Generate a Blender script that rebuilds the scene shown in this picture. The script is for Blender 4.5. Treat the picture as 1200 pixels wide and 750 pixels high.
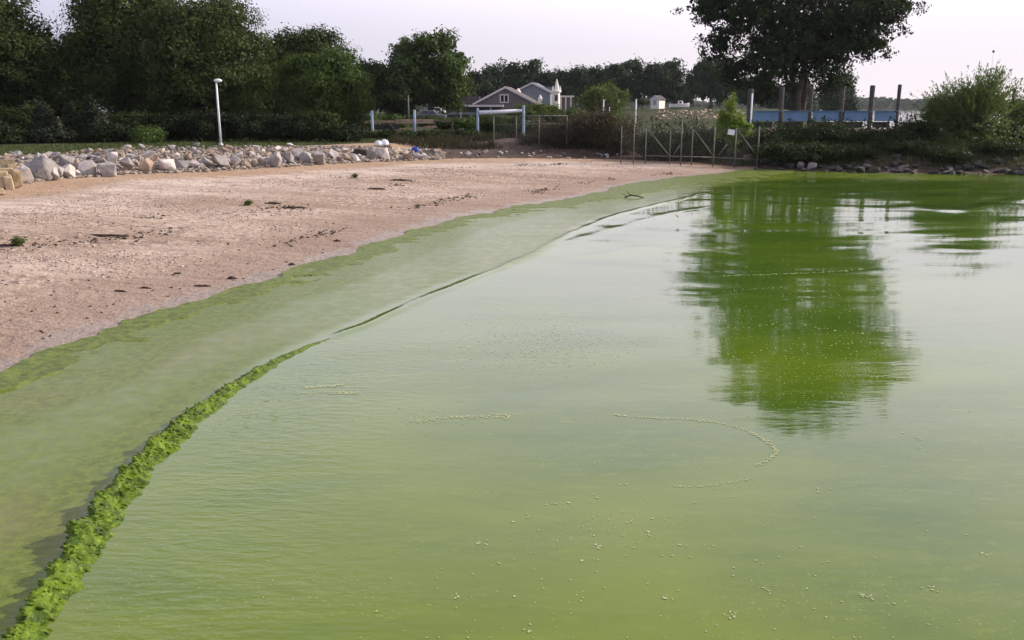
import bpy, bmesh, math, random
import numpy as np
from mathutils import Vector, Matrix

S = bpy.context.scene
for o in list(bpy.data.objects):
    bpy.data.objects.remove(o)
COL = S.collection
random.seed(7)
RNG = np.random.default_rng(7)

# ------------------------------------------------------------------ camera
EYE = 3.2
FPX = 1039.0                      # focal length in photo pixels (1200 wide)
PITCH = math.atan(250 / FPX)      # horizon at row 125 of 750
cam_d = bpy.data.cameras.new('camera')
cam_d.sensor_width = 36.0
cam_d.lens = 36.0 * FPX / 1200.0
cam_d.clip_start = 0.1
cam_d.clip_end = 6000
cam = bpy.data.objects.new('camera', cam_d)
COL.objects.link(cam)
cam.location = (0, 0, EYE)
cam.rotation_euler = (math.pi / 2 - PITCH, 0, 0)
S.camera = cam

# ------------------------------------------------------------------ sky, sun, exposure
SUN_EL = math.radians(26)
SUN_AZ = math.radians(71)         # clockwise from the view direction (+Y), so the sun stands to the right
world = bpy.data.worlds.new('World')
S.world = world
world.use_nodes = True
wn = world.node_tree
wn.nodes.clear()
w_out = wn.nodes.new('ShaderNodeOutputWorld')
w_bg = wn.nodes.new('ShaderNodeBackground')
w_sky = wn.nodes.new('ShaderNodeTexSky')
w_sky.sky_type = 'NISHITA'
w_sky.sun_disc = False
w_sky.sun_elevation = SUN_EL
w_sky.sun_rotation = SUN_AZ
w_sky.air_density = 1.0
w_sky.dust_density = 0.4
w_sky.ozone_density = 1.0
# a thin milky veil of high cloud over the whole sky, brighter toward the sun as such cloud is
w_geo = wn.nodes.new('ShaderNodeTexCoord')
w_dot = wn.nodes.new('ShaderNodeVectorMath')
w_dot.operation = 'DOT_PRODUCT'
w_dot.inputs[1].default_value = (math.sin(SUN_AZ) * math.cos(SUN_EL), math.cos(SUN_AZ) * math.cos(SUN_EL), math.sin(SUN_EL))
wn.links.new(w_geo.outputs['Generated'], w_dot.inputs[0])
w_map = wn.nodes.new('ShaderNodeMapRange')
w_map.inputs[1].default_value = -0.42
w_map.inputs[2].default_value = 0.50
wn.links.new(w_dot.outputs['Value'], w_map.inputs[0])
w_veil = wn.nodes.new('ShaderNodeMix')
w_veil.data_type = 'RGBA'
w_veil.inputs[6].default_value = (4.4, 4.7, 6.6, 1)
w_veil.inputs[7].default_value = (10.0, 9.1, 10.0, 1)
wn.links.new(w_map.outputs[0], w_veil.inputs[0])
w_cl = wn.nodes.new('ShaderNodeTexNoise')
w_cl.inputs['Scale'].default_value = 1.6
w_cl.inputs['Detail'].default_value = 4
w_mp = wn.nodes.new('ShaderNodeMapping')
w_mp.inputs['Scale'].default_value = (1, 1, 3.5)
wn.links.new(w_geo.outputs['Generated'], w_mp.inputs[0])
wn.links.new(w_mp.outputs[0], w_cl.inputs['Vector'])
w_cr = wn.nodes.new('ShaderNodeMapRange')
w_cr.inputs[1].default_value = 0.3
w_cr.inputs[2].default_value = 0.7
w_cr.inputs[3].default_value = 0.82
w_cr.inputs[4].default_value = 0.93
wn.links.new(w_cl.outputs['Fac'], w_cr.inputs[0])
w_mix = wn.nodes.new('ShaderNodeMix')
w_mix.data_type = 'RGBA'
wn.links.new(w_cr.outputs[0], w_mix.inputs[0])
wn.links.new(w_sky.outputs[0], w_mix.inputs[6])
wn.links.new(w_veil.outputs[2], w_mix.inputs[7])
# sky brightness raised above the horizon, added to whiten the water's reflections
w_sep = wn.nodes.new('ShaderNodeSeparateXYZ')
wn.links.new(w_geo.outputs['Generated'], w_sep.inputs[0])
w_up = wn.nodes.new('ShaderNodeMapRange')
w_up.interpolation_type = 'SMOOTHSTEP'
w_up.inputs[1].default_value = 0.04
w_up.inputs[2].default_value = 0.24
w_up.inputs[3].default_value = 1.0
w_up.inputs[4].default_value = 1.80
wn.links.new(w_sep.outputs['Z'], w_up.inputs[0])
# and lowered again toward the zenith, so the near water stays darker
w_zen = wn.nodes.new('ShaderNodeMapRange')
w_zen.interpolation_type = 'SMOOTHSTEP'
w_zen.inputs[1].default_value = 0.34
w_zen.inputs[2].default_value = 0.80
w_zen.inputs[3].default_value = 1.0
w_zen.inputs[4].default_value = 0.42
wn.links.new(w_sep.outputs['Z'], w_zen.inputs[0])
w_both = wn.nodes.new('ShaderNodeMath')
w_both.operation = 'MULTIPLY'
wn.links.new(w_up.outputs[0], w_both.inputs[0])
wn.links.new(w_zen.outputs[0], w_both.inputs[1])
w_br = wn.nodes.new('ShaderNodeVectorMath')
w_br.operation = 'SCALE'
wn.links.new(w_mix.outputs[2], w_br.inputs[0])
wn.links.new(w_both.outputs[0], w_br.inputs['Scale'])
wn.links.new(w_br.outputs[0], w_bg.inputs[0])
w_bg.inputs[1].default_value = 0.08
wn.links.new(w_bg.outputs[0], w_out.inputs[0])

sun_d = bpy.data.lights.new('sun', 'SUN')
sun_d.energy = 4.7
sun_d.angle = math.radians(0.6)
sun_d.color = (1.0, 0.91, 0.80)
sun = bpy.data.objects.new('sun', sun_d)
COL.objects.link(sun)
sdir = Vector((math.sin(SUN_AZ) * math.cos(SUN_EL), math.cos(SUN_AZ) * math.cos(SUN_EL), math.sin(SUN_EL)))
sun.rotation_euler = (-sdir).to_track_quat('-Z', 'Y').to_euler()
sun.location = sdir * 200

S.view_settings.view_transform = 'Standard'
S.view_settings.look = 'None'
S.view_settings.exposure = 0.32
S.view_settings.gamma = 1.0
S.cycles.use_denoising = True
S.cycles.max_bounces = 6
S.cycles.diffuse_bounces = 2
S.cycles.glossy_bounces = 3
S.cycles.transmission_bounces = 2
S.cycles.volume_bounces = 0
S.cycles.transparent_max_bounces = 6
S.cycles.caustics_reflective = False
S.cycles.caustics_refractive = False

HAZE = 0.00009                    # density of the air

# ------------------------------------------------------------------ helpers: picture -> place
CT, ST = math.cos(PITCH), math.sin(PITCH)


def ray(px, py):
    dx, dy = (px - 600) / FPX, (375 - py) / FPX
    return np.array((dx, CT + dy * ST, -ST + dy * CT))


def gp(px, py, z=0.0):
    d = ray(px, py)
    t = (z - EYE) / d[2]
    return np.array((d[0] * t, d[1] * t))


def at(px, py, Y):
    d = ray(px, py)
    t = Y / d[1]
    return np.array((d[0] * t, Y, EYE + d[2] * t))


# ------------------------------------------------------------------ helpers: noise
def _hash(ix, iy, iz, seed):
    h = (ix * 374761393 + iy * 668265263 + iz * 2147483647 + seed * 974711) & 0xFFFFFFFF
    h = ((h ^ (h >> 13)) * 1274126177) & 0xFFFFFFFF
    h = h ^ (h >> 16)
    return (h & 0xFFFF) / 65535.0


def vnoise(x, y, z=None, seed=0):
    x = np.asarray(x, float)
    y = np.asarray(y, float)
    z = np.zeros_like(x) if z is None else np.asarray(z, float)
    xi, yi, zi = np.floor(x).astype(np.int64), np.floor(y).astype(np.int64), np.floor(z).astype(np.int64)
    fx, fy, fz = x - xi, y - yi, z - zi
    fx, fy, fz = [f * f * (3 - 2 * f) for f in (fx, fy, fz)]
    r = 0
    for a in (0, 1):
        for b in (0, 1):
            for c in (0, 1):
                w = (fx if a else 1 - fx) * (fy if b else 1 - fy) * (fz if c else 1 - fz)
                r = r + w * _hash(xi + a, yi + b, zi + c, seed)
    return r * 2 - 1


def fbm(x, y, z=None, oct=4, seed=0):
    r, a, f = 0, 1.0, 1.0
    for i in range(oct):
        r = r + a * vnoise(np.asarray(x) * f, np.asarray(y) * f, None if z is None else np.asarray(z) * f, seed + i)
        a *= 0.5
        f *= 2.03
    return r / 1.8


def smooth(a, b, x):
    t = np.clip((np.asarray(x) - a) / (b - a), 0, 1)
    return t * t * (3 - 2 * t)


def poly_sd(x, y, P):
    """signed distance to an open polyline, positive to the left of its direction; also arc length"""
    x = np.asarray(x, float)
    y = np.asarray(y, float)
    best = np.full(x.shape, 1e9)
    sg = np.ones(x.shape)
    arc = np.zeros(x.shape)
    L = 0
    for (ax, ay), (bx, by) in zip(P[:-1], P[1:]):
        ex, ey = bx - ax, by - ay
        l2 = ex * ex + ey * ey
        t = np.clip(((x - ax) * ex + (y - ay) * ey) / l2, 0, 1)
        qx, qy = ax + t * ex, ay + t * ey
        dd = np.hypot(x - qx, y - qy)
        cr = ex * (y - ay) - ey * (x - ax)
        m = dd < best - 1e-9
        best = np.where(m, dd, best)
        sg = np.where(m, np.where(cr >= 0, 1.0, -1.0), sg)
        arc = np.where(m, L + t * math.sqrt(l2), arc)
        L += math.sqrt(l2)
    return best * sg, arc


def resample(P, step):
    P = np.asarray(P, float)
    # Catmull-Rom smoothing then equal steps
    Q = []
    n = len(P)
    for i in range(n - 1):
        p0, p1, p2, p3 = P[max(i - 1, 0)], P[i], P[i + 1], P[min(i + 2, n - 1)]
        for t in np.linspace(0, 1, 12, endpoint=False):
            Q.append(0.5 * ((2 * p1) + (-p0 + p2) * t + (2 * p0 - 5 * p1 + 4 * p2 - p3) * t * t + (-p0 + 3 * p1 - 3 * p2 + p3) * t ** 3))
    Q.append(P[-1])
    Q = np.array(Q)
    s = np.concatenate(([0], np.cumsum(np.linalg.norm(np.diff(Q, axis=0), axis=1))))
    u = np.arange(0, s[-1], step)
    return np.stack([np.interp(u, s, Q[:, k]) for k in range(P.shape[1])], 1)


# ------------------------------------------------------------------ helpers: objects
def mesh_np(name, V, F, mats=(), smooth_shade=False, tint=None, col=None, fmat=None):
    """V (n,3), F (m,k) equal-sized faces"""
    V = np.ascontiguousarray(V, dtype=np.float32)
    F = np.ascontiguousarray(F, dtype=np.int32)
    m = bpy.data.meshes.new(name)
    k = F.shape[1]
    m.vertices.add(len(V))
    m.vertices.foreach_set('co', V.ravel())
    m.loops.add(F.size)
    m.loops.foreach_set('vertex_index', F.ravel())
    m.polygons.add(len(F))
    m.polygons.foreach_set('loop_start', np.arange(0, F.size, k, dtype=np.int32))
    m.polygons.foreach_set('loop_total', np.full(len(F), k, dtype=np.int32))
    if smooth_shade:
        m.polygons.foreach_set('use_smooth', np.ones(len(F), dtype=bool))
    if fmat is not None:
        m.polygons.foreach_set('material_index', np.asarray(fmat, dtype=np.int32))
    m.update(calc_edges=True)
    if tint is not None:
        a = m.attributes.new('tint', 'FLOAT', 'POINT')
        a.data.foreach_set('value', np.asarray(tint, dtype=np.float32))
    if col is not None:
        for nm, arr in col.items():
            a = m.attributes.new(nm, 'FLOAT', 'POINT')
            a.data.foreach_set('value', np.asarray(arr, dtype=np.float32))
    for mt in mats:
        m.materials.append(mt)
    return m


def link(name, data, parent=None, loc=None):
    o = bpy.data.objects.new(name, data)
    COL.objects.link(o)
    if parent is not None:
        o.parent = parent
    if loc is not None:
        o.location = loc
    return o


def empty(name, loc=(0, 0, 0), rz=0.0):
    o = bpy.data.objects.new(name, None)
    o.empty_display_size = 0.2
    COL.objects.link(o)
    o.location = loc
    o.rotation_euler = (0, 0, rz)
    return o


def tag(o, label=None, cat=None, group=None, kind=None):
    if label:
        o['label'] = label
    if cat:
        o['category'] = cat
    if group:
        o['group'] = group
    if kind:
        o['kind'] = kind
    return o


def grid_faces(nr, nc):
    i = np.arange((nr - 1) * (nc - 1))
    r, c = i // (nc - 1), i % (nc - 1)
    a = r * nc + c
    return np.stack([a, a + 1, a + nc + 1, a + nc], 1)


class MB:
    """collects boxes, tubes and polygons into one mesh"""

    def __init__(s):
        s.V, s.F, s.n = [], [], 0

    def add(s, V, F):
        s.V += [tuple(v) for v in V]
        s.F += [tuple(i + s.n for i in f) for f in F]
        s.n += len(V)
        return s

    def box(s, c, size, rz=0.0, M=None):
        hx, hy, hz = [q / 2 for q in size]
        V = [(x, y, z) for x in (-hx, hx) for y in (-hy, hy) for z in (-hz, hz)]
        cr, sr = math.cos(rz), math.sin(rz)
        V = [(c[0] + x * cr - y * sr, c[1] + x * sr + y * cr, c[2] + z) for x, y, z in V]
        if M is not None:
            V = [tuple(M @ Vector(v)) for v in V]
        return s.add(V, [(0, 1, 3, 2), (4, 6, 7, 5), (0, 4, 5, 1), (2, 3, 7, 6), (0, 2, 6, 4), (1, 5, 7, 3)])

    def tube(s, pts, rad, n=8, caps=True):
        pts = [Vector(p) for p in pts]
        if not hasattr(rad, '__len__'):
            rad = [rad] * len(pts)
        V, F = [], []
        for i, p in enumerate(pts):
            d = (pts[min(i + 1, len(pts) - 1)] - pts[max(i - 1, 0)]).normalized()
            a = d.orthogonal().normalized() if i == 0 else (a - d * a.dot(d)).normalized()
            b = d.cross(a)
            for k in range(n):
                t = 2 * math.pi * k / n
                V.append(p + (a * math.cos(t) + b * math.sin(t)) * rad[i])
        for i in range(len(pts) - 1):
            for k in range(n):
                q, r = i * n + k, i * n + (k + 1) % n
                F.append((q, r, r + n, q + n))
        if caps:
            F.append(tuple(range(n))[::-1])
            F.append(tuple((len(pts) - 1) * n + k for k in range(n)))
        return s.add(V, F)

    def prism(s, prof, axis0, axis1):
        """extrude polygon prof (list of 3-D points) by the vector from axis0 to axis1"""
        d = Vector(axis1) - Vector(axis0)
        n = len(prof)
        V = [Vector(p) for p in prof] + [Vector(p) + d for p in prof]
        F = [tuple(range(n))[::-1], tuple(range(n, 2 * n))]
        for k in range(n):
            F.append((k, (k + 1) % n, (k + 1) % n + n, k + n))
        return s.add(V, F)

    def mesh(s, name, mat, smooth_shade=False, bevel=0.0):
        m = bpy.data.meshes.new(name)
        m.from_pydata(s.V, [], s.F)
        bm = bmesh.new()
        bm.from_mesh(m)
        bmesh.ops.recalc_face_normals(bm, faces=bm.faces)
        if bevel:
            bmesh.ops.bevel(bm, geom=list(bm.edges), offset=bevel, segments=1, affect='EDGES')
        bm.to_mesh(m)
        bm.free()
        if smooth_shade:
            for p in m.polygons:
                p.use_smooth = True
        m.materials.append(mat)
        return m

    def build(s, name, mat, parent=None, smooth_shade=False, bevel=0.0, loc=None):
        return link(name, s.mesh(name, mat, smooth_shade, bevel), parent, loc)


# ------------------------------------------------------------------ helpers: materials
class NT:
    def __init__(s, name):
        s.m = bpy.data.materials.new(name)
        s.m.use_nodes = True
        s.t = s.m.node_tree
        s.b = s.t.nodes['Principled BSDF']
        s.out = s.t.nodes['Material Output']
        s._obj = None

    def n(s, ty, **kw):
        x = s.t.nodes.new(ty)
        for k, v in kw.items():
            setattr(x, k, v)
        return x

    def l(s, a, b):
        s.t.links.new(a, b)

    def coord(s, scale=(1, 1, 1), which='Object', rot=(0, 0, 0)):
        if s._obj is None:
            s._obj = s.n('ShaderNodeTexCoord')
        mp = s.n('ShaderNodeMapping')
        mp.inputs['Scale'].default_value = scale
        mp.inputs['Rotation'].default_value = rot
        s.l(s._obj.outputs[which], mp.inputs[0])
        return mp.outputs[0]

    def noise(s, scale, detail=4, rough=0.55, vec=None, dist=0.0):
        x = s.n('ShaderNodeTexNoise')
        x.inputs['Scale'].default_value = scale
        x.inputs['Detail'].default_value = detail
        x.inputs['Roughness'].default_value = rough
        x.inputs['Distortion'].default_value = dist
        s.l(vec if vec is not None else s.coord(), x.inputs['Vector'])
        return x.outputs['Fac']

    def vor(s, scale, vec=None, feature='F1', out='Distance', rnd=1.0):
        x = s.n('ShaderNodeTexVoronoi')
        x.feature = feature
        x.inputs['Scale'].default_value = scale
        x.inputs['Randomness'].default_value = rnd
        s.l(vec if vec is not None else s.coord(), x.inputs['Vector'])
        return x.outputs[out]

    def ramp(s, fac, lo, hi, a=0.0, b=1.0):
        x = s.n('ShaderNodeMapRange')
        x.interpolation_type = 'SMOOTHSTEP'
        for k, v in zip((1, 2, 3, 4), (lo, hi, a, b)):
            x.inputs[k].default_value = v
        s.l(fac, x.inputs[0])
        return x.outputs[0]

    def mix(s, fac, a, b, mode='MIX'):
        x = s.n('ShaderNodeMix', data_type='RGBA', blend_type=mode)
        for v, i in ((fac, 0), (a, 6), (b, 7)):
            if isinstance(v, (int, float)):
                x.inputs[i].default_value = v
            elif isinstance(v, tuple):
                x.inputs[i].default_value = v if len(v) == 4 else v + (1,)
            else:
                s.l(v, x.inputs[i])
        return x.outputs[2]

    def math(s, op, a, b=None, c=None):
        x = s.n('ShaderNodeMath', operation=op)
        for i, v in enumerate((a, b, c)):
            if v is None:
                continue
            if isinstance(v, (int, float)):
                x.inputs[i].default_value = v
            else:
                s.l(v, x.inputs[i])
        return x.outputs[0]

    def attr(s, name):
        x = s.n('ShaderNodeAttribute')
        x.attribute_name = name
        return x.outputs['Fac']

    def bump(s, h, strength=0.3, dist=0.05, nrm=None):
        x = s.n('ShaderNodeBump')
        x.inputs['Strength'].default_value = strength
        x.inputs['Distance'].default_value = dist
        s.l(h, x.inputs['Height'])
        if nrm is not None:
            s.l(nrm, x.inputs['Normal'])
        return x.outputs[0]

    def set(s, color=None, rough=None, normal=None, spec=None, **kw):
        for v, nm in ((color, 'Base Color'), (rough, 'Roughness'), (normal, 'Normal'), (spec, 'Specular IOR Level')):
            if v is None:
                continue
            if isinstance(v, (int, float)):
                s.b.inputs[nm].default_value = v
            elif isinstance(v, tuple):
                s.b.inputs[nm].default_value = v if len(v) == 4 else v + (1,)
            else:
                s.l(v, s.b.inputs[nm])
        for k, v in kw.items():
            s.b.inputs[k].default_value = v
        return s.m


def worn(name, c, rough=0.6, var=0.25, scale=3.0, bump=0.15, spec=0.3, metallic=0.0):
    """a painted, timber or metal surface with blotches and fine grain"""
    t = NT(name)
    n1 = t.noise(scale, 5, 0.65)
    n2 = t.noise(scale * 9, 3, 0.6)
    dk = tuple(q * (1 - var) for q in c)
    lt = tuple(min(q * (1 + var), 0.9) for q in c)
    col = t.mix(t.ramp(n1, 0.3, 0.7), dk, lt)
    col = t.mix(t.ramp(n2, 0.62, 0.8, 0, 0.35), col, tuple(q * 0.45 for q in c))
    t.set(col, rough, t.bump(n2, bump, 0.02), spec, Metallic=metallic)
    return t.m


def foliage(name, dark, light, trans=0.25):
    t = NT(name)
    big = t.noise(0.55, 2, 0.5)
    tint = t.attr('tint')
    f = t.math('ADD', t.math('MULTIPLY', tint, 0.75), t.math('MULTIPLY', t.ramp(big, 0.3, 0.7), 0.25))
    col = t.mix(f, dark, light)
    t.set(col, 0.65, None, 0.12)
    tr = t.n('ShaderNodeBsdfTranslucent')
    t.l(t.mix(0.5, col, (light[0] * 1.3, light[1] * 1.4, light[2] * 0.7)), tr.inputs[0])
    mx = t.n('ShaderNodeMixShader')
    mx.inputs[0].default_value = trans
    t.l(t.b.outputs[0], mx.inputs[1])
    t.l(tr.outputs[0], mx.inputs[2])
    t.l(mx.outputs[0], t.out.inputs[0])
    return t.m


def rock_mat(name, c1, c2, vein=(0.5, 0.47, 0.44)):
    t = NT(name)
    oi = t.n('ShaderNodeObjectInfo')
    v = t.n('ShaderNodeVectorMath', operation='ADD')
    t.l(t.coord(), v.inputs[0])
    comb = t.n('ShaderNodeCombineXYZ')
    t.l(t.math('MULTIPLY', oi.outputs['Random'], 31.0), comb.inputs[0])
    t.l(comb.outputs[0], v.inputs[1])
    vec = v.outputs[0]
    n1 = t.noise(2.3, 5, 0.65, vec)
    n2 = t.noise(11, 4, 0.6, vec)
    col = t.mix(t.ramp(n1, 0.35, 0.65), c1, c2)
    col = t.mix(t.ramp(n2, 0.58, 0.75, 0, 0.5), col, vein)
    col = t.mix(t.ramp(n2, 0.25, 0.42, 0.45, 0), col, tuple(q * 0.5 for q in c1))
    hsv = t.n('ShaderNodeHueSaturation')
    t.l(t.ramp(oi.outputs['Random'], 0, 1, 0.75, 1.2), hsv.inputs['Value'])
    t.l(col, hsv.inputs['Color'])
    t.set(hsv.outputs[0], 0.85, t.bump(t.mix(0.5, n1, n2), 0.5, 0.08), 0.2)
    return t.m


M = {}
M['rock_grey'] = rock_mat('grey limestone', (0.235, 0.215, 0.21), (0.37, 0.335, 0.32))
M['rock_pale'] = rock_mat('pale limestone', (0.40, 0.36, 0.34), (0.52, 0.46, 0.42))
M['rock_tan'] = rock_mat('tan limestone', (0.31, 0.24, 0.175), (0.43, 0.34, 0.26))
M['rock_yellow'] = rock_mat('yellow limestone', (0.25, 0.185, 0.11), (0.40, 0.315, 0.205), (0.16, 0.11, 0.07))
M['rock_brown'] = rock_mat('brown stone', (0.20, 0.14, 0.10), (0.31, 0.23, 0.17))
M['pebble'] = rock_mat('sandy pebbles', (0.25, 0.18, 0.14), (0.48, 0.38, 0.31), (0.56, 0.46, 0.39))
M['rubble_mix'] = rock_mat('broken rubble', (0.20, 0.16, 0.135), (0.40, 0.33, 0.28), (0.5, 0.45, 0.42))
M['rock_dark'] = rock_mat('dark wet stone', (0.045, 0.042, 0.038), (0.10, 0.092, 0.082), (0.15, 0.14, 0.125))
M['bark'] = worn('bark', (0.085, 0.068, 0.052), 0.9, 0.35, 4, 0.6)
M['bark_pale'] = worn('pale bark', (0.17, 0.145, 0.12), 0.9, 0.35, 4, 0.6)
M['piling'] = worn('weathered piling timber', (0.068, 0.060, 0.056), 0.85, 0.35, 4, 0.5)
M['driftwood'] = worn('wet driftwood', (0.055, 0.038, 0.028), 0.85, 0.35, 8, 0.5)
M['blue'] = worn('faded blue sheet', (0.115, 0.215, 0.345), 0.55, 0.12, 1.2, 0.1)
M['dark_timber'] = worn('dark dock timber', (0.035, 0.032, 0.03), 0.8)
M['galv'] = worn('dull galvanised steel', (0.135, 0.135, 0.115), 0.65, 0.2, 6, 0.1, 0.3)
M['wire'] = worn('fence wire', (0.13, 0.13, 0.12), 0.6)
M['white_paint'] = worn('white paint', (0.72, 0.74, 0.78), 0.5, 0.1, 3, 0.05)
M['pale_blue_paint'] = worn('pale blue paint', (0.32, 0.40, 0.50), 0.5, 0.12, 3, 0.05)
M['wood_rail'] = worn('weathered tan rail', (0.34, 0.26, 0.175), 0.8, 0.3, 3, 0.4)
M['wood_dark'] = worn('brown weathered wood', (0.14, 0.11, 0.08), 0.85, 0.3, 3, 0.4)
M['siding_grey'] = worn('grey brown siding', (0.115, 0.10, 0.105), 0.75, 0.1, 1, 0.1)
M['siding_blue'] = worn('blue grey siding', (0.17, 0.19, 0.22), 0.75, 0.1, 1, 0.1)
M['siding_dark'] = worn('dark siding', (0.085, 0.075, 0.08), 0.75, 0.1, 1, 0.1)
M['trim'] = worn('pale grey trim', (0.50, 0.46, 0.45), 0.6, 0.08, 2, 0.05)
M['white_trim'] = worn('cream white trim', (0.78, 0.74, 0.66), 0.6, 0.06, 2, 0.05)
M['roof'] = worn('asphalt shingles', (0.075, 0.065, 0.07), 0.9, 0.25, 2, 0.3)
M['roof_tan'] = worn('tan brown shingles', (0.115, 0.09, 0.082), 0.9, 0.25, 2, 0.3)
M['roof_blue'] = worn('blue grey shingles', (0.13, 0.155, 0.18), 0.9, 0.2, 2, 0.3)
t = NT('window glass'); M['glass'] = t.set((0.02, 0.025, 0.03), 0.06, None, 0.5)
M['car_grey'] = worn('grey car paint', (0.13, 0.13, 0.15), 0.3, 0.06, 1, 0.0, 0.5)
M['car_silver'] = worn('silver car paint', (0.42, 0.42, 0.44), 0.3, 0.06, 1, 0.0, 0.5)
M['car_white'] = worn('white hull paint', (0.72, 0.70, 0.67), 0.35, 0.06, 1, 0.0, 0.5)
M['rubber'] = worn('tyre rubber', (0.03, 0.03, 0.03), 0.8)
M['bag_white'] = worn('white plastic film', (0.72, 0.72, 0.78), 0.4, 0.06, 6, 0.3)
M['bag_blue'] = worn('blue plastic film', (0.02, 0.06, 0.34), 0.4, 0.1, 6, 0.3)

L = {}
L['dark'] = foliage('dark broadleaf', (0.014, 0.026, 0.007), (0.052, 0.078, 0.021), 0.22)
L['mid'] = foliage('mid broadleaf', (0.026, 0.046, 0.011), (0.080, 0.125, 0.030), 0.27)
L['olive'] = foliage('olive broadleaf', (0.022, 0.036, 0.009), (0.076, 0.103, 0.029), 0.22)
L['cedar'] = foliage('cedar scale leaves', (0.012, 0.018, 0.010), (0.032, 0.040, 0.020), 0.05)
L['far'] = foliage('distant broadleaf', (0.018, 0.035, 0.014), (0.050, 0.079, 0.032), 0.18)
L['bright'] = foliage('bright willow leaves', (0.040, 0.065, 0.015), (0.11, 0.15, 0.030), 0.3)
L['poplar'] = foliage('cottonwood leaves', (0.011, 0.020, 0.007), (0.036, 0.056, 0.019), 0.22)
L['sapling'] = foliage('young bright leaves', (0.09, 0.15, 0.025), (0.19, 0.27, 0.045), 0.4)
L['bank'] = foliage('bank shrub leaves', (0.012, 0.019, 0.007), (0.040, 0.060, 0.018), 0.2)
L['willow'] = foliage('shrub willow leaves', (0.040, 0.065, 0.020), (0.115, 0.155, 0.050), 0.4)
L['brown'] = foliage('dry brown green leaves', (0.045, 0.038, 0.024), (0.10, 0.085, 0.052), 0.2)
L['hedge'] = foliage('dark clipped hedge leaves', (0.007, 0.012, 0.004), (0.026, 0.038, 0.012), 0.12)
L['grass'] = foliage('grass blades', (0.04, 0.055, 0.018), (0.10, 0.125, 0.045), 0.25)
L['drygrass'] = foliage('dry weeds', (0.022, 0.022, 0.012), (0.060, 0.052, 0.030), 0.2)

# ------------------------------------------------------------------ the lie of the land
SHORE_PX = [(0, 447), (60, 421), (120, 390), (200, 365), (300, 335), (380, 310), (450, 285), (520, 262), (600, 245),
            (680, 232), (760, 213), (850, 203), (890, 199), (960, 201), (1040, 203), (1120, 204), (1200, 205)]
sh = [gp(*p) for p in SHORE_PX]
SHORE = np.array([(-17, -12), (-11, 0), (-8, 6)] + [tuple(p) for p in sh] + [(34, 42), (48, 38), (70, 36)])
SHORE = resample(SHORE, 0.5)


def H_beach(x, y):
    d, _ = poly_sd(x, y, SHORE[::4])
    return np.where(d < 0, np.maximum(-0.06 * np.abs(d), -1.2), 0.05 * d - 0.00075 * np.minimum(d, 30) ** 2)


def march(px, py, Hf, t0=6, t1=170, n=3000):
    d = ray(px, py)
    t = np.linspace(t0, t1, n)
    X, Y, Z = d[0] * t, d[1] * t, EYE + d[2] * t
    h = Hf(X, Y)
    k = np.argmax(Z < h)
    return np.array((X[k], Y[k], h[k]))


FOOT_PX = [(0, 226), (60, 214), (150, 207), (250, 203), (350, 197), (420, 192), (480, 188), (560, 186), (640, 186),
           (720, 187), (800, 190), (850, 195)]
ft = [march(px, py, H_beach)[:2] for px, py in FOOT_PX]
FOOT = np.array([(-30, 0), (-22, 16)] + [tuple(p) for p in ft] + [tuple(gp(880, 198.0) + (0, 0.3)), tuple(gp(960, 200.0)+(0, .3)),
                tuple(gp(1040, 202)+(0, .3)), tuple(gp(1120, 203)+(0, .3)), tuple(gp(1200, 204)+(0, .3)), (34, 42.6), (48, 38.6), (70, 36.6)])
FOOT = resample(FOOT, 0.8)


def H(x, y):
    x = np.asarray(x, float)
    y = np.asarray(y, float)
    hb = H_beach(x, y)
    e, _ = poly_sd(x, y, FOOT[::3])
    right = smooth(9, 15, x)
    left = 1 - smooth(-9, -3, x)
    top = 1.22 * (1 - right) + 1.0 * right
    wd = 4.4 * left + 8.0 * (1 - left) * (1 - right) + 3.0 * right
    s = smooth(0, 1, e / wd)
    base = np.minimum(hb, 0.62)
    land = base + (top - base) * s
    land = land + 0.25 * smooth(60, 120, y) * (1 - right)
    # channel behind the bank on the right, an islet with the tall tree, then the far lawn
    chan = smooth(6.5, 10, x) * smooth(56.0, 60.0, y)
    isl = smooth(15, 18, x) * (1 - smooth(33, 37, x)) * smooth(66.5, 69.5, y) * (1 - smooth(84, 89, y))
    far = smooth(150, 163, y) * (1 - smooth(52, 64, x))
    land = land * (1 - chan) - 1.0 * chan
    land = land + chan * (2.3 * np.maximum(isl, far) + 1.5 * far * smooth(162, 176, y))
    out = np.where(e > 0, land, hb)
    rough = 0.035 * fbm(x * 0.5, y * 0.5, oct=3, seed=3) * smooth(0.5, 3, poly_sd(x, y, SHORE[::6])[0])
    d_s = poly_sd(x, y, SHORE[::6])[0]
    dry = smooth(1.0, 3.0, d_s) * smooth(-0.2, -1.2, e)
    ruts = 0.016 * np.sin(2 * np.pi * (-e + 0.7 * vnoise(x * .2, y * .2, seed=14)) / 0.85) * np.clip(vnoise(x * .22, y * .22, seed=15) + .35, 0, 1)
    clods = 0.034 * fbm(x * 1.9, y * 1.6, oct=3, seed=16)
    scal = 0.016 * fbm(x * .9, y * .9, oct=3, seed=18) * smooth(-1.6, -0.3, d_s) * smooth(3, 1, d_s)
    return out + rough + (ruts + clods) * dry + scal


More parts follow.
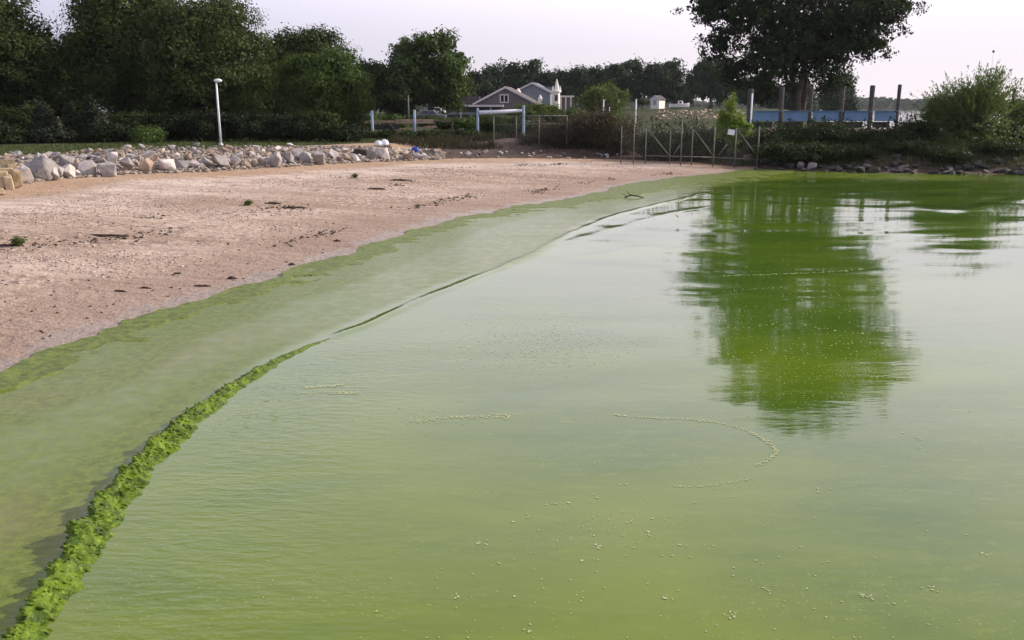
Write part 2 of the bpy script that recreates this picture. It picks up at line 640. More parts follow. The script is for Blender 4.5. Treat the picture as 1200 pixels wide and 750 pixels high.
# ground as one sheet, split by what covers it
xs = np.concatenate([np.linspace(-260, -48, 40, endpoint=False), np.linspace(-48, -24, 60, endpoint=False),
                     np.linspace(-24, 18, 420, endpoint=False), np.linspace(18, 36, 70, endpoint=False),
                     np.linspace(36, 140, 40)])
yy = [-14.0]
while yy[-1] < 330:
    v = yy[-1]
    yy.append(v + (0.5 if v < 6 else 0.085 + 0.0032 * (v - 6) if v < 62 else 0.5 + 0.02 * (v - 62)))
ys = np.array(yy)
GX, GY = np.meshgrid(xs, ys)
GZ = H(GX.ravel(), GY.ravel()).reshape(GX.shape)


def Hq(x, y):
    """height of the built ground sheet"""
    x = np.clip(np.asarray(x, float), xs[0], xs[-1] - 1e-6)
    y = np.clip(np.asarray(y, float), ys[0], ys[-1] - 1e-6)
    i = np.clip(np.searchsorted(xs, x, side='right') - 1, 0, len(xs) - 2)
    j = np.clip(np.searchsorted(ys, y, side='right') - 1, 0, len(ys) - 2)
    u = (x - xs[i]) / (xs[i + 1] - xs[i])
    v = (y - ys[j]) / (ys[j + 1] - ys[j])
    return (GZ[j, i] * (1 - u) + GZ[j, i + 1] * u) * (1 - v) + (GZ[j + 1, i] * (1 - u) + GZ[j + 1, i + 1] * u) * v


def hit(px, py, t0=6, t1=170, n=2500):
    return march(px, py, Hq, t0, t1, n)


def Hs(x, y):
    return float(Hq(x, y))


GD = poly_sd(GX.ravel(), GY.ravel(), SHORE[::2])[0].reshape(GX.shape)
GE = poly_sd(GX.ravel(), GY.ravel(), FOOT[::2])[0].reshape(GX.shape)
F = grid_faces(len(ys), len(xs))
V = np.stack([GX.ravel(), GY.ravel(), GZ.ravel()], 1)
fe = GE.ravel()[F].mean(1)
fx = GX.ravel()[F].mean(1)
fy = GY.ravel()[F].mean(1)
fz = GZ.ravel()[F].max(1)


def sub_mesh(name, mask, mat):
    f = F[mask]
    u, inv = np.unique(f, return_inverse=True)
    m = mesh_np(name, V[u], inv.reshape(f.shape), [mat], True,
                col={'shore': GD.ravel()[u], 'foot': GE.ravel()[u]})
    o = link(name, m)
    return tag(o, kind='structure')


# --- sand
t = NT('beach sand')
shore = t.attr('shore')
foot = t.attr('foot')
pos = t.coord()
strk = t.coord((0.35, 1.3, 1), rot=(0, 0, math.radians(-28)))
n_big = t.noise(0.35, 4, 0.6, strk)
n_mid = t.noise(1.4, 5, 0.6, strk)
n_fine = t.noise(22, 4, 0.65)
peb = t.vor(9, pos, out='Color')
pebd = t.vor(16, pos)
col = t.mix(t.ramp(n_big, 0.35, 0.65), (0.315, 0.230, 0.172), (0.51, 0.405, 0.332))
col = t.mix(t.ramp(n_mid, 0.50, 0.68, 0, 0.75), col, (0.25, 0.165, 0.118))
# pale band along the upper beach, tan apron at the rocks' foot
band = t.math('MULTIPLY', t.ramp(foot, -1.2, -2.4), t.ramp(foot, -6.5, -4.0))
col = t.mix(t.math('MULTIPLY', band, t.ramp(n_mid, 0.6, 0.4, 0.25, 0.7)), col, (0.60, 0.495, 0.425))
col = t.mix(t.math('MULTIPLY', t.ramp(foot, -2.2, -0.6), 0.8), col, (0.40, 0.265, 0.17))
# damp, browner sand close to the water
wetn = t.math('ADD', shore, t.math('MULTIPLY', t.math('SUBTRACT', n_mid, 0.5), 3.0))
col = t.mix(t.ramp(wetn, 4.4, 1.4, 0, 0.72), col, (0.275, 0.195, 0.150))
col = t.mix(t.ramp(shore, 0.02, -0.25), col, (0.16, 0.13, 0.06))
gm = t.ramp(n_mid, 0.45, 0.6)
gravel = t.math('MULTIPLY', t.math('MULTIPLY', t.ramp(shore, 2.0, 3.6), t.ramp(foot, -3.0, -5.0)), gm)
sep = t.n('ShaderNodeSeparateColor'); t.l(peb, sep.inputs[0])
col = t.mix(t.math('MULTIPLY', t.ramp(sep.outputs[0], 0.62, 0.72), t.math('MULTIPLY', gravel, 0.5)), col, (0.62, 0.52, 0.45))
col = t.mix(t.math('MULTIPLY', t.ramp(sep.outputs[1], 0.75, 0.82), t.math('MULTIPLY', gravel, 0.7)), col, (0.16, 0.11, 0.085))
col = t.mix(t.ramp(n_fine, 0.52, 0.70, 0, 0.5), col, (0.21, 0.14, 0.10))
wave = t.noise(2.2, 3, 0.5, strk)
hgt = t.math('ADD', t.math('MULTIPLY', n_fine, 0.25), t.math('ADD', wave, t.math('MULTIPLY', t.noise(6.5, 3, 0.6), 0.5)))
fr = t.ramp(t.math('ADD', shore, t.math('MULTIPLY', t.math('SUBTRACT', t.noise(1.1, 4, 0.6), 0.5), 1.6)), 0.75, 0.35)
col = t.mix(t.math('MULTIPLY', fr, 0.5), col, (0.30, 0.26, 0.23))
rgh = t.math('SUBTRACT', t.ramp(wetn, 2.2, 0.4, 0.92, 0.66), t.math('MULTIPLY', fr, 0.36))
t.set(col, rgh, t.bump(hgt, 0.9, 0.16), 0.15)
M['sand'] = t.m

t = NT('lawn and soil')
n1 = t.noise(0.4, 4, 0.6)
n2 = t.noise(9, 4, 0.6)
col = t.mix(t.ramp(n1, 0.35, 0.65), (0.028, 0.036, 0.015), (0.055, 0.062, 0.028))
col = t.mix(t.ramp(n2, 0.5, 0.75, 0, 0.5), col, (0.085, 0.075, 0.045))
soil = t.mix(t.ramp(n2, 0.4, 0.7), (0.30, 0.21, 0.145), (0.42, 0.31, 0.23))
col = t.mix(t.ramp(t.math('ADD', t.attr('foot'), t.math('MULTIPLY', n1, 1.6)), 5.6, 6.3, 1, 0), col, soil)
t.set(col, 0.95, t.bump(n2, 0.6, 0.06), 0.1)
M['lawn'] = t.m

t = NT('dark bank soil')
n2 = t.noise(5, 5, 0.6)
col = t.mix(t.ramp(n2, 0.4, 0.65), (0.055, 0.038, 0.031), (0.12, 0.088, 0.073))
col = t.mix(t.ramp(t.noise(0.8, 3), 0.5, 0.7, 0, 0.4), col, (0.04, 0.045, 0.02))
t.set(col, 0.95, t.bump(n2, 0.6, 0.06), 0.1)
M['bank_soil'] = t.m

is_far = fy > 100
sandy = (fe <= 0.25) & (fx < 13)
bankf = (~sandy) & (((fx > -4) & (fy < 66)) | ((fx >= 8) & (fy < 100)))
sub_mesh('beach', sandy & (fz > -1.1), M['sand'])
sub_mesh('bank_ground', bankf & (fz > -0.95) & ~is_far, M['bank_soil'])
sub_mesh('lawn', (~sandy) & (~bankf) & (fz > -0.95), M['lawn'])

# ------------------------------------------------------------------ water
ALGAE_WAVE_PX = [(-10, 800), (30, 745), (60, 702), (92, 648), (122, 600), (168, 545), (228, 488), (293, 442), (342, 415), (385, 398), (430, 380)]
WAVE = resample([tuple(gp(*p)) for p in ALGAE_WAVE_PX], 0.02)
RIP = []
for pts, hgt_, wid in (
        ([(372, 404), (440, 375), (500, 350), (555, 327), (608, 305), (652, 282), (705, 258), (750, 245), (800, 233), (850, 222)], 0.026, 0.10),
        ([(640, 292), (720, 268), (790, 250), (850, 240)], 0.02, 0.25),
        ([(660, 303), (720, 296), (790, 281)], 0.012, 0.3),
        ([(650, 335), (720, 330), (790, 318)], 0.008, 0.3),
        ([(1060, 240), (1120, 247), (1180, 238), (1260, 220)], 0.03, 0.5),
        ([(1080, 290), (1140, 292), (1200, 285)], 0.016, 0.35)):
    RIP.append((resample([tuple(gp(*p)) for p in pts], 0.3), hgt_, wid))

wx = np.concatenate([np.linspace(-14, -7, 30, endpoint=False), np.linspace(-7, 12, 330, endpoint=False),
                     np.linspace(12, 48, 300)])
wy = [-6.0]
while wy[-1] < 56:
    v = wy[-1]
    wy.append(v + (0.4 if v < 4 else 0.035 + 0.0026 * (v - 4)))
wy = np.array(wy)
WX, WY = np.meshgrid(wx, wy)
fxw, fyw = WX.ravel(), WY.ravel()
dsh, arc_sh = poly_sd(fxw, fyw, SHORE[::2])
Z = np.zeros_like(fxw)
deep = smooth(-1.2, -5.0, dsh)
wob = 1.3 * vnoise(fxw * 0.16, fyw * 0.16, seed=11)
# long low swell; crests run across the picture and bend toward the shore
ph = fyw + 0.10 * fxw + wob
Z += 0.0115 * np.sin(2 * np.pi * ph / 3.3) * (0.5 + 0.5 * vnoise(fxw * 0.12, fyw * 0.12, seed=5))
Z += 0.0018 * np.sin(2 * np.pi * (fyw * 0.96 - 0.22 * fxw + 1.7 * wob) / 1.55)
Z += 0.013 * fbm(fxw * 0.10, fyw * 0.50, oct=3, seed=21)
Z *= deep
Z *= 0.45 + 0.55 * smooth(5, 20, fyw)
for P, hh, ww in RIP:
    d, a = poly_sd(fxw, fyw, P)
    La = len(P) * 0.3
    env = smooth(0, 0.8, a) * smooth(La, La - 2.5, a) * (0.85 + 0.25 * vnoise(a * 1.4, a * 0, seed=37))
    d = d + 0.06 * vnoise(fxw * 1.3, fyw * 1.3, seed=33)
    Z += hh * np.exp(-(d / ww) ** 2) * env * np.where(np.abs(d) < ww * 4, 1, 0)
# colour of the scum, as amounts of three things that lie in the water
dw, aw = poly_sd(fxw, fyw, WAVE[::10])
G = lambda px, py, r: np.exp(-(((fxw - gp(px, py)[0]) ** 2 + (fyw - gp(px, py)[1]) ** 2) / r ** 2))
brown = 1.2 * G(10, 610, 0.8) + 0.7 * G(120, 440, .8) + 0.6 * G(230, 410, .9) + 0.55 * G(60, 460, 0.5) + 0.5 * G(0, 480, 0.8) + 0.5 * G(345, 378, 1.1) + 0.6 * G(560, 305, 1.6) + 0.4 * G(640, 270, 2)
brown = brown * (0.65 + 0.6 * fbm(fxw * 1.2, fyw * 1.2, seed=41))
LINE = resample([tuple(gp(*p)) for p in [(-10, 800), (60, 702), (122, 600), (168, 545), (228, 488), (293, 442), (342, 415), (385, 398), (440, 375), (500, 350), (555, 327), (640, 303), (705, 258), (800, 233), (860, 215)]], 0.3)
dl, al = poly_sd(fxw, fyw, LINE)
inner = smooth(-0.05, 0.5, dl) * smooth(0.2, -0.6, dsh) * smooth(42, 28, fyw)
bw = 1.15 + 2.8 * smooth(28, 44, fyw)
band = 1.15 * smooth(-1.5, -0.8, dsh / bw) * (0.75 + 0.5 * fbm(fxw * 1.1, fyw * 1.1, oct=4, seed=52)) * smooth(26, 18, fxw)
matw = np.clip(band + 0.72 * inner + 0.4 * np.exp(-((dw - 0.25) / 0.35) ** 2) * smooth(14, 9, fyw), 0, 1)
thick = 0.48 + 0.60 * fbm(fxw * 0.30 + 0.5 * vnoise(fxw * .5, fyw * .5, seed=54), fyw * 0.45, oct=4, seed=51) + 0.5 * band + 0.35 * np.exp(-((dsh + 1.5) / 3.5) ** 2)
near = smooth(9, 4.5, fyw)
thick = thick + 0.25 * near
rippl = 0.06 + np.where(dw < 0, np.exp(-((dw + 0.9) / 1.1) ** 2), 0.4 * np.exp(-(dw / 0.8) ** 2)) * smooth(15, 9, fyw)
Fw = grid_faces(len(wy), len(wx))
keep = (dsh[Fw].max(1) < 0.6)
Fk = Fw[keep]
u, inv = np.unique(Fk, return_inverse=True)
WV = np.stack([fxw, fyw, Z], 1)

t = NT('algae water')
br = t.attr('brown')
th = t.attr('thick')
stream = t.coord((0.5, 1.6, 1), rot=(0, 0, math.radians(12)))
s1 = t.noise(1.1, 5, 0.6, stream, 0.6)
s2 = t.noise(7, 4, 0.65, stream, 0.4)
sp = t.noise(38, 3, 0.7, t.coord((0.8, 1.2, 1)))
patch = t.noise(0.8, 4, 0.6, stream)
f = t.math('ADD', t.math('MULTIPLY', th, 0.55), t.math('MULTIPLY', s1, 0.5))
fore = t.attr('fore')
col = t.mix(t.ramp(f, 0.25, 0.85), t.mix(fore, (0.042, 0.092, 0.009), (0.050, 0.102, 0.005)), t.mix(fore, (0.085, 0.145, 0.010), (0.118, 0.168, 0.005)))
col = t.mix(t.ramp(s2, 0.52, 0.72, 0, 0.35), col, (0.15, 0.205, 0.02))
fle = t.math('MULTIPLY', t.ramp(sp, 0.60, 0.70), t.ramp(patch, 0.42, 0.60))
col = t.mix(t.math('MULTIPLY', fle, 0.7), col, (0.30, 0.35, 0.08))
col = t.mix(t.math('MULTIPLY', t.attr('inner'), 0.6), col, (0.152, 0.198, 0.032))
col = t.mix(t.ramp(br, 0.05, 0.9, 0, 0.85), col, (0.20, 0.155, 0.062))
iso = t.noise(4.5, 6, 0.7)
mw = t.math('MULTIPLY', t.attr('matw'), t.ramp(iso, 0.3, 0.62, 0.74, 1.05))
col = t.mix(t.math('MULTIPLY', mw, 0.85), col, t.mix(t.ramp(t.noise(9, 6, 0.72), 0.38, 0.62), (0.068, 0.100, 0.012), (0.145, 0.180, 0.030)))
rgh = t.math('ADD', t.math('ADD', 0.045, t.math('MULTIPLY', mw, 0.22)), t.math('ADD', t.math('MULTIPLY', fle, 0.25), t.math('MULTIPLY', t.ramp(s1, 0.45, 0.75), 0.06)))
rpl = t.attr('rippl')
rip = t.noise(2.2, 3, 0.5, t.coord((0.35, 1.0, 1), rot=(0, 0, math.radians(-6))), 0.5)
rip2 = t.noise(13, 2, 0.5, t.coord((0.4, 1.0, 1), rot=(0, 0, math.radians(8))))
nrm = t.bump(t.math('ADD', t.math('MULTIPLY', rip, 0.35), t.math('MULTIPLY', rip2, t.math('MULTIPLY', rpl, 0.9))), 0.30, 0.03)
t.set(col, rgh, nrm, t.ramp(mw, 0.1, 0.8, 0.5, 0.1), IOR=1.42)
M['algae_water'] = t.m
wm = mesh_np('water', WV[u], inv.reshape(Fk.shape), [M['algae_water']], True,
             col={'brown': brown[u], 'thick': thick[u], 'matw': matw[u], 'rippl': rippl[u], 'inner': (inner * np.clip(0.62 + 0.95 * fbm(fxw * .55, fyw * .55, oct=5, seed=56), 0, 1.2))[u], 'fore': smooth(14, 6.5, fyw + 0.12 * np.abs(fxw))[u]})
tag(link('water', wm), kind='structure')

t = NT('open lake water')
rl = t.noise(1.2, 3, 0.5, t.coord((0.3, 1, 1)))
t.set((0.06, 0.085, 0.06), 0.08, t.bump(rl, 0.25, 0.05), None, IOR=1.33)
M['lake'] = t.m
lx = [-320, -5, 6, 20, 48, 400, 1700]
lv, lf = [], []
mb = MB()
mb.add([(-330, 55.9, -0.03), (1700, 55.9, -0.03), (1700, 1500, -0.03), (-330, 1500, -0.03)], [(0, 1, 2, 3)])
mb.add([(47.9, -60, -0.03), (1700, -60, -0.03), (1700, 55.9, -0.03), (47.9, 55.9, -0.03)], [(0, 1, 2, 3)])
mb.add([(-60, -60, -0.03), (47.9, -60, -0.03), (47.9, -5.9, -0.03), (-60, -5.9, -0.03)], [(0, 1, 2, 3)])
tag(mb.build('lake', M['lake']), kind='structure')


# ------------------------------------------------------------------ algae: the breaking ridge, the mat on the shore, foam
def algae_mat(name, c1, c2, c3):
    t = NT(name)
    n1 = t.noise(7, 6, 0.7)
    n2 = t.noise(34, 4, 0.65)
    col = t.mix(t.ramp(n1, 0.40, 0.60), c1, c2)
    col = t.mix(t.ramp(n2, 0.5, 0.72, 0, 0.7), col, c3)
    t.set(col, 0.5, t.bump(t.mix(0.5, n1, n2), 0.6, 0.03), 0.18)
    return t.m


M['algae_wave'] = algae_mat('thick green algae', (0.030, 0.060, 0.004), (0.100, 0.158, 0.009), (0.25, 0.32, 0.022))
M['algae_mat'] = algae_mat('algae mat on sand', (0.058, 0.085, 0.010), (0.125, 0.160, 0.022), (0.20, 0.23, 0.045))

nW = len(WAVE)
tan = np.gradient(WAVE, axis=0)
tan /= np.linalg.norm(tan, axis=1)[:, None]
nor = np.stack([-tan[:, 1], tan[:, 0]], 1)       # toward the shore
sW = np.arange(nW) * 0.02
LW = sW[-1]
hW = 0.115 * smooth(LW, LW - 6.0, sW) * (0.80 + 0.22 * vnoise(sW * 1.2, sW * 0, seed=61) + 0.14 * vnoise(sW * 6, sW * 0, seed=63)) + 0.004
wW = (0.055 + 0.140 * smooth(LW, LW - 5.5, sW)) * (1 + 0.15 * vnoise(sW * 2.3, sW * 0 + 9, seed=64) + 0.12 * vnoise(sW * 8, sW * 0 + 9, seed=65))
meander = 0.03 * vnoise(sW * 1.1, sW * 0 + 3.3, seed=62) + 0.025 * vnoise(sW * 5, sW * 0 + 3.3, seed=66)
prof = [(-1.25, -0.08), (-1.0, 0.08), (-0.75, 0.26), (-0.5, 0.48), (-0.3, 0.70), (-0.1, 0.90), (0.08, 1.0), (0.24, 1.0),
        (0.38, 0.90), (0.47, 0.72), (0.48, 0.50), (0.45, 0.28), (0.46, 0.08), (0.5, -0.12)]
# finer profile
pu = np.linspace(0, len(prof) - 1, 40)
pu0 = np.interp(pu, range(len(prof)), [p[0] for p in prof])
pv0 = np.interp(pu, range(len(prof)), [p[1] for p in prof])
U0, S0 = np.meshgrid(pu0, sW)
V0, _ = np.meshgrid(pv0, sW)
off = U0 * wW[:, None] * 0.8 + meander[:, None]
PX = WAVE[:, 0][:, None] + nor[:, 0][:, None] * off
PY = WAVE[:, 1][:, None] + nor[:, 1][:, None] * off
PZ = V0 * hW[:, None]
amp = np.clip(hW / 0.13, 0, 1)[:, None]
# lumps stretched across the ridge, like torn leafy clots
q1 = fbm(S0 * 14, U0 * 1.2, oct=3, seed=71)
q2 = fbm(S0 * 28, U0 * 5, oct=2, seed=72)
lump = (0.068 * q1 + 0.026 * q2) * amp * np.clip(V0 + 0.3, 0.1, 1)
PZ = PZ + lump
q3 = 0.07 * fbm(S0 * 7, U0 * 0.7 + 5, oct=3, seed=73) * amp * smooth(0.2, -1.0, U0)
PX = PX + nor[:, 0][:, None] * (lump * 0.7 * np.sign(U0) + q3)
PY = PY + nor[:, 1][:, None] * (lump * 0.7 * np.sign(U0) + q3)
Va = np.stack([PX.ravel(), PY.ravel(), PZ.ravel()], 1)
Fa = grid_faces(nW, 40)
# loose clots sitting on and beside the ridge
ico = bmesh.new()
bmesh.ops.create_icosphere(ico, subdivisions=1, radius=1)
iv = np.array([v.co[:] for v in ico.verts])
itri = np.array([[v.index for v in f.verts] for f in ico.faces])
ico.free()
nb = 1500
ii = RNG.integers(0, nW - 60, nb)
ii = ii[RNG.random(len(ii)) < np.clip(hW[ii] / 0.12, 0.05, 1)]
nb = len(ii)
jj = np.clip((RNG.beta(2.2, 2.0, nb) * 36).astype(int) + 1, 0, 38)
base = np.stack([PX[ii, jj], PY[ii, jj], PZ[ii, jj]], 1)
sc = RNG.uniform(0.004, 0.017, nb)  * (0.4 + 0.6 * amp[ii, 0])
BV, BF = [], []
for k in range(nb):
    d3 = RNG.normal(0, 0.28, iv.shape)
    p = (iv + d3) * sc[k] 
    a = (p @ np.array([1, 0, 0]))[:, None] * np.append(nor[ii[k]], 0.15) * 1.9
    b = (p @ np.array([0, 1, 0]))[:, None] * np.append(tan[ii[k]], 0)
    c = (p @ np.array([0, 0, 1]))[:, None] * np.array([0, 0, 0.8])
    BV.append(base[k] + a + b + c)
    BF.append(itri + k * len(iv))
BV = np.concatenate(BV)
BF = np.concatenate(BF)
FaT = np.concatenate([Fa[:, [0, 1, 2]], Fa[:, [0, 2, 3]]])
m = mesh_np('algae_wave', np.concatenate([Va, BV]), np.concatenate([FaT, BF + len(Va)]), [M['algae_wave']], True)
tag(link('algae_wave', m), 'low breaking ridge of thick bright green algae curving along the shallows', 'algae', kind='stuff')

# mat on the shoreline
SH = resample([tuple(p) for p in SHORE[::6]], 0.08)
d0 = np.hypot(SH[:, 0], SH[:, 1])
SH = SH[(SH[:, 1] > 3) & (SH[:, 0] < 14.5)]
tn = np.gradient(SH, axis=0)
tn /= np.linalg.norm(tn, axis=1)[:, None]
nn = np.stack([-tn[:, 1], tn[:, 0]], 1)
sS = np.arange(len(SH)) * 0.08
wid = 1.1 + 3.0 * smooth(22, 44, sS)
nt = 40
T0, SS = np.meshgrid(np.linspace(0.0, 1.0, nt), sS)
edge = 0.30 * fbm(sS * 0.9, sS * 0, oct=3, seed=81) + 0.06 * vnoise(sS * 5, sS * 0, seed=82) + 0.12
offm = edge[:, None] - T0 * wid[:, None]
MX = SH[:, 0][:, None] + nn[:, 0][:, None] * offm
MY = SH[:, 1][:, None] + nn[:, 1][:, None] * offm
MZ = np.maximum(H_beach(MX.ravel(), MY.ravel()).reshape(MX.shape), 0.0) + 0.030 - 0.038 * T0 + 0.022 * fbm(MX * 2.2, MY * 2.2, oct=4, seed=83) + 0.006 * fbm(MX * 14, MY * 14, oct=2, seed=85)
cov = fbm(MX * 1.5, MY * 1.5, oct=4, seed=84) + 0.85 - 1.25 * T0 ** 1.3
Fm = grid_faces(len(SH), nt)
ok = cov.ravel()[Fm].mean(1) > -0.02
MZ = np.where(cov < 0.16, MZ - 0.03 * smooth(0.16, -0.02, cov), MZ)
Fm = Fm[ok]
u, inv = np.unique(Fm, return_inverse=True)
m = mesh_np('algae_mat', np.stack([MX.ravel(), MY.ravel(), MZ.ravel()], 1)[u], inv.reshape(Fm.shape), [M['algae_mat']], True)
tag(link('algae_mat', m), 'ragged band of green algae stranded along the waterline of the sand', 'algae', kind='stuff')

# foam flecks: small thin rafts of bubbles
t = NT('pale foam')
t.set(t.mix(t.noise(60, 2), (0.31, 0.35, 0.15), (0.46, 0.48, 0.28)), 0.5, None, 0.4)
M['foam'] = t.m
fl = []


def flecks(n, cx, cy, sx, sy, rlo, rhi):
    for _ in range(n):
        p = gp(random.gauss(cx, sx), min(max(random.gauss(cy, sy), 215), 748))
        fl.append((p[0], p[1], random.uniform(rlo, rhi)))


def arcs(pts, dens, rlo, rhi, jit=0.03):
    P = resample([tuple(gp(*p)) for p in pts], dens)
    for p in P:
        if random.random() < 0.75:
            fl.append((p[0] + random.gauss(0, jit), p[1] + random.gauss(0, jit), random.uniform(rlo, rhi)))


flecks(1100, 640, 402, 55, 17, 0.004, 0.018)
flecks(260, 540, 396, 70, 26, 0.003, 0.011)
flecks(60, 510, 492, 40, 8, 0.006, 0.016)
flecks(34, 690, 605, 60, 30, 0.008, 0.024)
flecks(150, 720, 660, 190, 55, 0.002, 0.012)
flecks(260, 500, 600, 190, 90, 0.0015, 0.005)
flecks(300, 900, 600, 190, 90, 0.0015, 0.006)
flecks(120, 980, 660, 150, 60, 0.002, 0.013)
flecks(16, 1070, 520, 16, 22, 0.006, 0.015)
flecks(26, 560, 690, 120, 40, 0.004, 0.009)
flecks(60, 150, 480, 90, 60, 0.004, 0.011)
flecks(80, 330, 350, 60, 20, 0.006, 0.016)
flecks(500, 930, 380, 70, 60, 0.004, 0.014)
flecks(200, 1120, 400, 70, 90, 0.003, 0.011)
arcs([(722, 487), (760, 490), (810, 492), (860, 500), (895, 515), (909, 528), (900, 540), (884, 546)], 0.006, 0.004, 0.017, 0.015)
arcs([(888, 512), (909, 528), (902, 538)], 0.004, 0.004, 0.014, 0.012)
arcs([(788, 570), (830, 570), (885, 561)], 0.008, 0.004, 0.013, 0.009)
arcs([(846, 324), (900, 322), (960, 319), (1015, 315)], 0.016, 0.008, 0.026, 0.04)
arcs([(846, 342), (920, 336)], 0.04, 0.008, 0.02, 0.03)
arcs([(345, 462), (380, 460), (420, 460)], 0.006, 0.006, 0.016, 0.014)
arcs([(352, 455), (402, 451)], 0.004, 0.008, 0.022, 0.022)
arcs([(385, 462), (422, 461)], 0.004, 0.006, 0.018, 0.012)
arcs([(480, 496), (530, 490), (592, 489)], 0.005, 0.006, 0.018, 0.03)
arcs([(575, 486), (596, 488), (590, 493)], 0.004, 0.006, 0.014, 0.010)
arcs([(860, 385), (930, 380), (1010, 392)], 0.05, 0.008, 0.025, 0.07)
arcs([(860, 420), (940, 405), (1040, 400)], 0.06, 0.008, 0.02, 0.09)
arcs([(1095, 245), (1150, 252), (1200, 240)], 0.06, 0.01, 0.03, 0.09)
for (cx, cy, n) in ((650, 590, 9), (620, 605, 8), (700, 640, 7), (740, 612, 8), (563, 638, 9), (530, 700, 7), (858, 722, 10), (1018, 700, 8), (1020, 702, 7), (1076, 514, 8),
                    (778, 700, 8), (680, 702, 6), (900, 690, 6), (1090, 690, 8), (1150, 650, 6), (960, 575, 7), (540, 470, 10), (585, 489, 14), (505, 493, 10), (620, 740, 6), (800, 640, 6)):
    c = gp(cx, cy)
    for _ in range(n):
        fl.append((c[0] + random.gauss(0, .022), c[1] + random.gauss(0, .022), random.uniform(.004, .016)))
FV, FF = [], []
for k, (x, y, r) in enumerate(fl):
    n = 9
    e, a0 = random.uniform(0.35, 0.9), random.uniform(0, 6.28)
    ci = len(FV)
    FV.append((x, y, 0.0135 + r * 0.03))
    for q in range(n):
        aa = q / n * 6.2832
        rr = r * 0.9 * random.uniform(0.45, 1.3)
        xx, yv = rr * math.cos(aa), rr * e * math.sin(aa)
        FV.append((x + xx * math.cos(a0) - yv * math.sin(a0), y + xx * math.sin(a0) + yv * math.cos(a0), 0.012))
    for q in range(n):
        FF.append((ci, ci + 1 + q, ci + 1 + (q + 1) % n))
FV = np.array(FV)
# each raft rides on the water where it floats
iy = np.clip(np.searchsorted(wy, FV[:, 1]), 1, len(wy) - 1)
ix = np.clip(np.searchsorted(wx, FV[:, 0]), 1, len(wx) - 1)
FV[:, 2] += Z.reshape(WX.shape)[iy, ix] - 0.008
m = mesh_np('foam_flecks', FV, np.array(FF), [M['foam']], True)
tag(link('foam_flecks', m), 'small pale flecks and lines of foam floating on the green water', 'foam', kind='stuff')

# ------------------------------------------------------------------ stones of the beach
hulls = []


def hull_mesh(name, mat, size=(1, 1, 1), n=16, rng=None, bevel=0.05, expo=0.85):
    rng = rng or random
    bm = bmesh.new()
    for _ in range(n):
        v = Vector((rng.gauss(0, 1), rng.gauss(0, 1), rng.gauss(0, 1))).normalized()
        p = [math.copysign(abs(c) ** expo, c) for c in v]
        r = rng.uniform(0.80, 1.25) if expo > .6 else rng.uniform(.92, 1.06)
        bm.verts.new([p[i] * 0.5 * size[i] * r for i in range(3)])
    bmesh.ops.convex_hull(bm, input=list(bm.verts))
    loose = [v for v in bm.verts if not v.link_faces]
    if loose:
        bmesh.ops.delete(bm, geom=loose, context='VERTS')
    bmesh.ops.dissolve_limit(bm, angle_limit=math.radians(16), verts=list(bm.verts), edges=list(bm.edges))
    if bevel:
        bmesh.ops.bevel(bm, geom=list(bm.edges), offset=bevel * min(size), segments=1, affect='EDGES', clamp_overlap=True)
    bmesh.ops.recalc_face_normals(bm, faces=bm.faces)
    m = bpy.data.meshes.new(name)
    bm.to_mesh(m)
    bm.free()
    m.materials.append(mat)
    return m


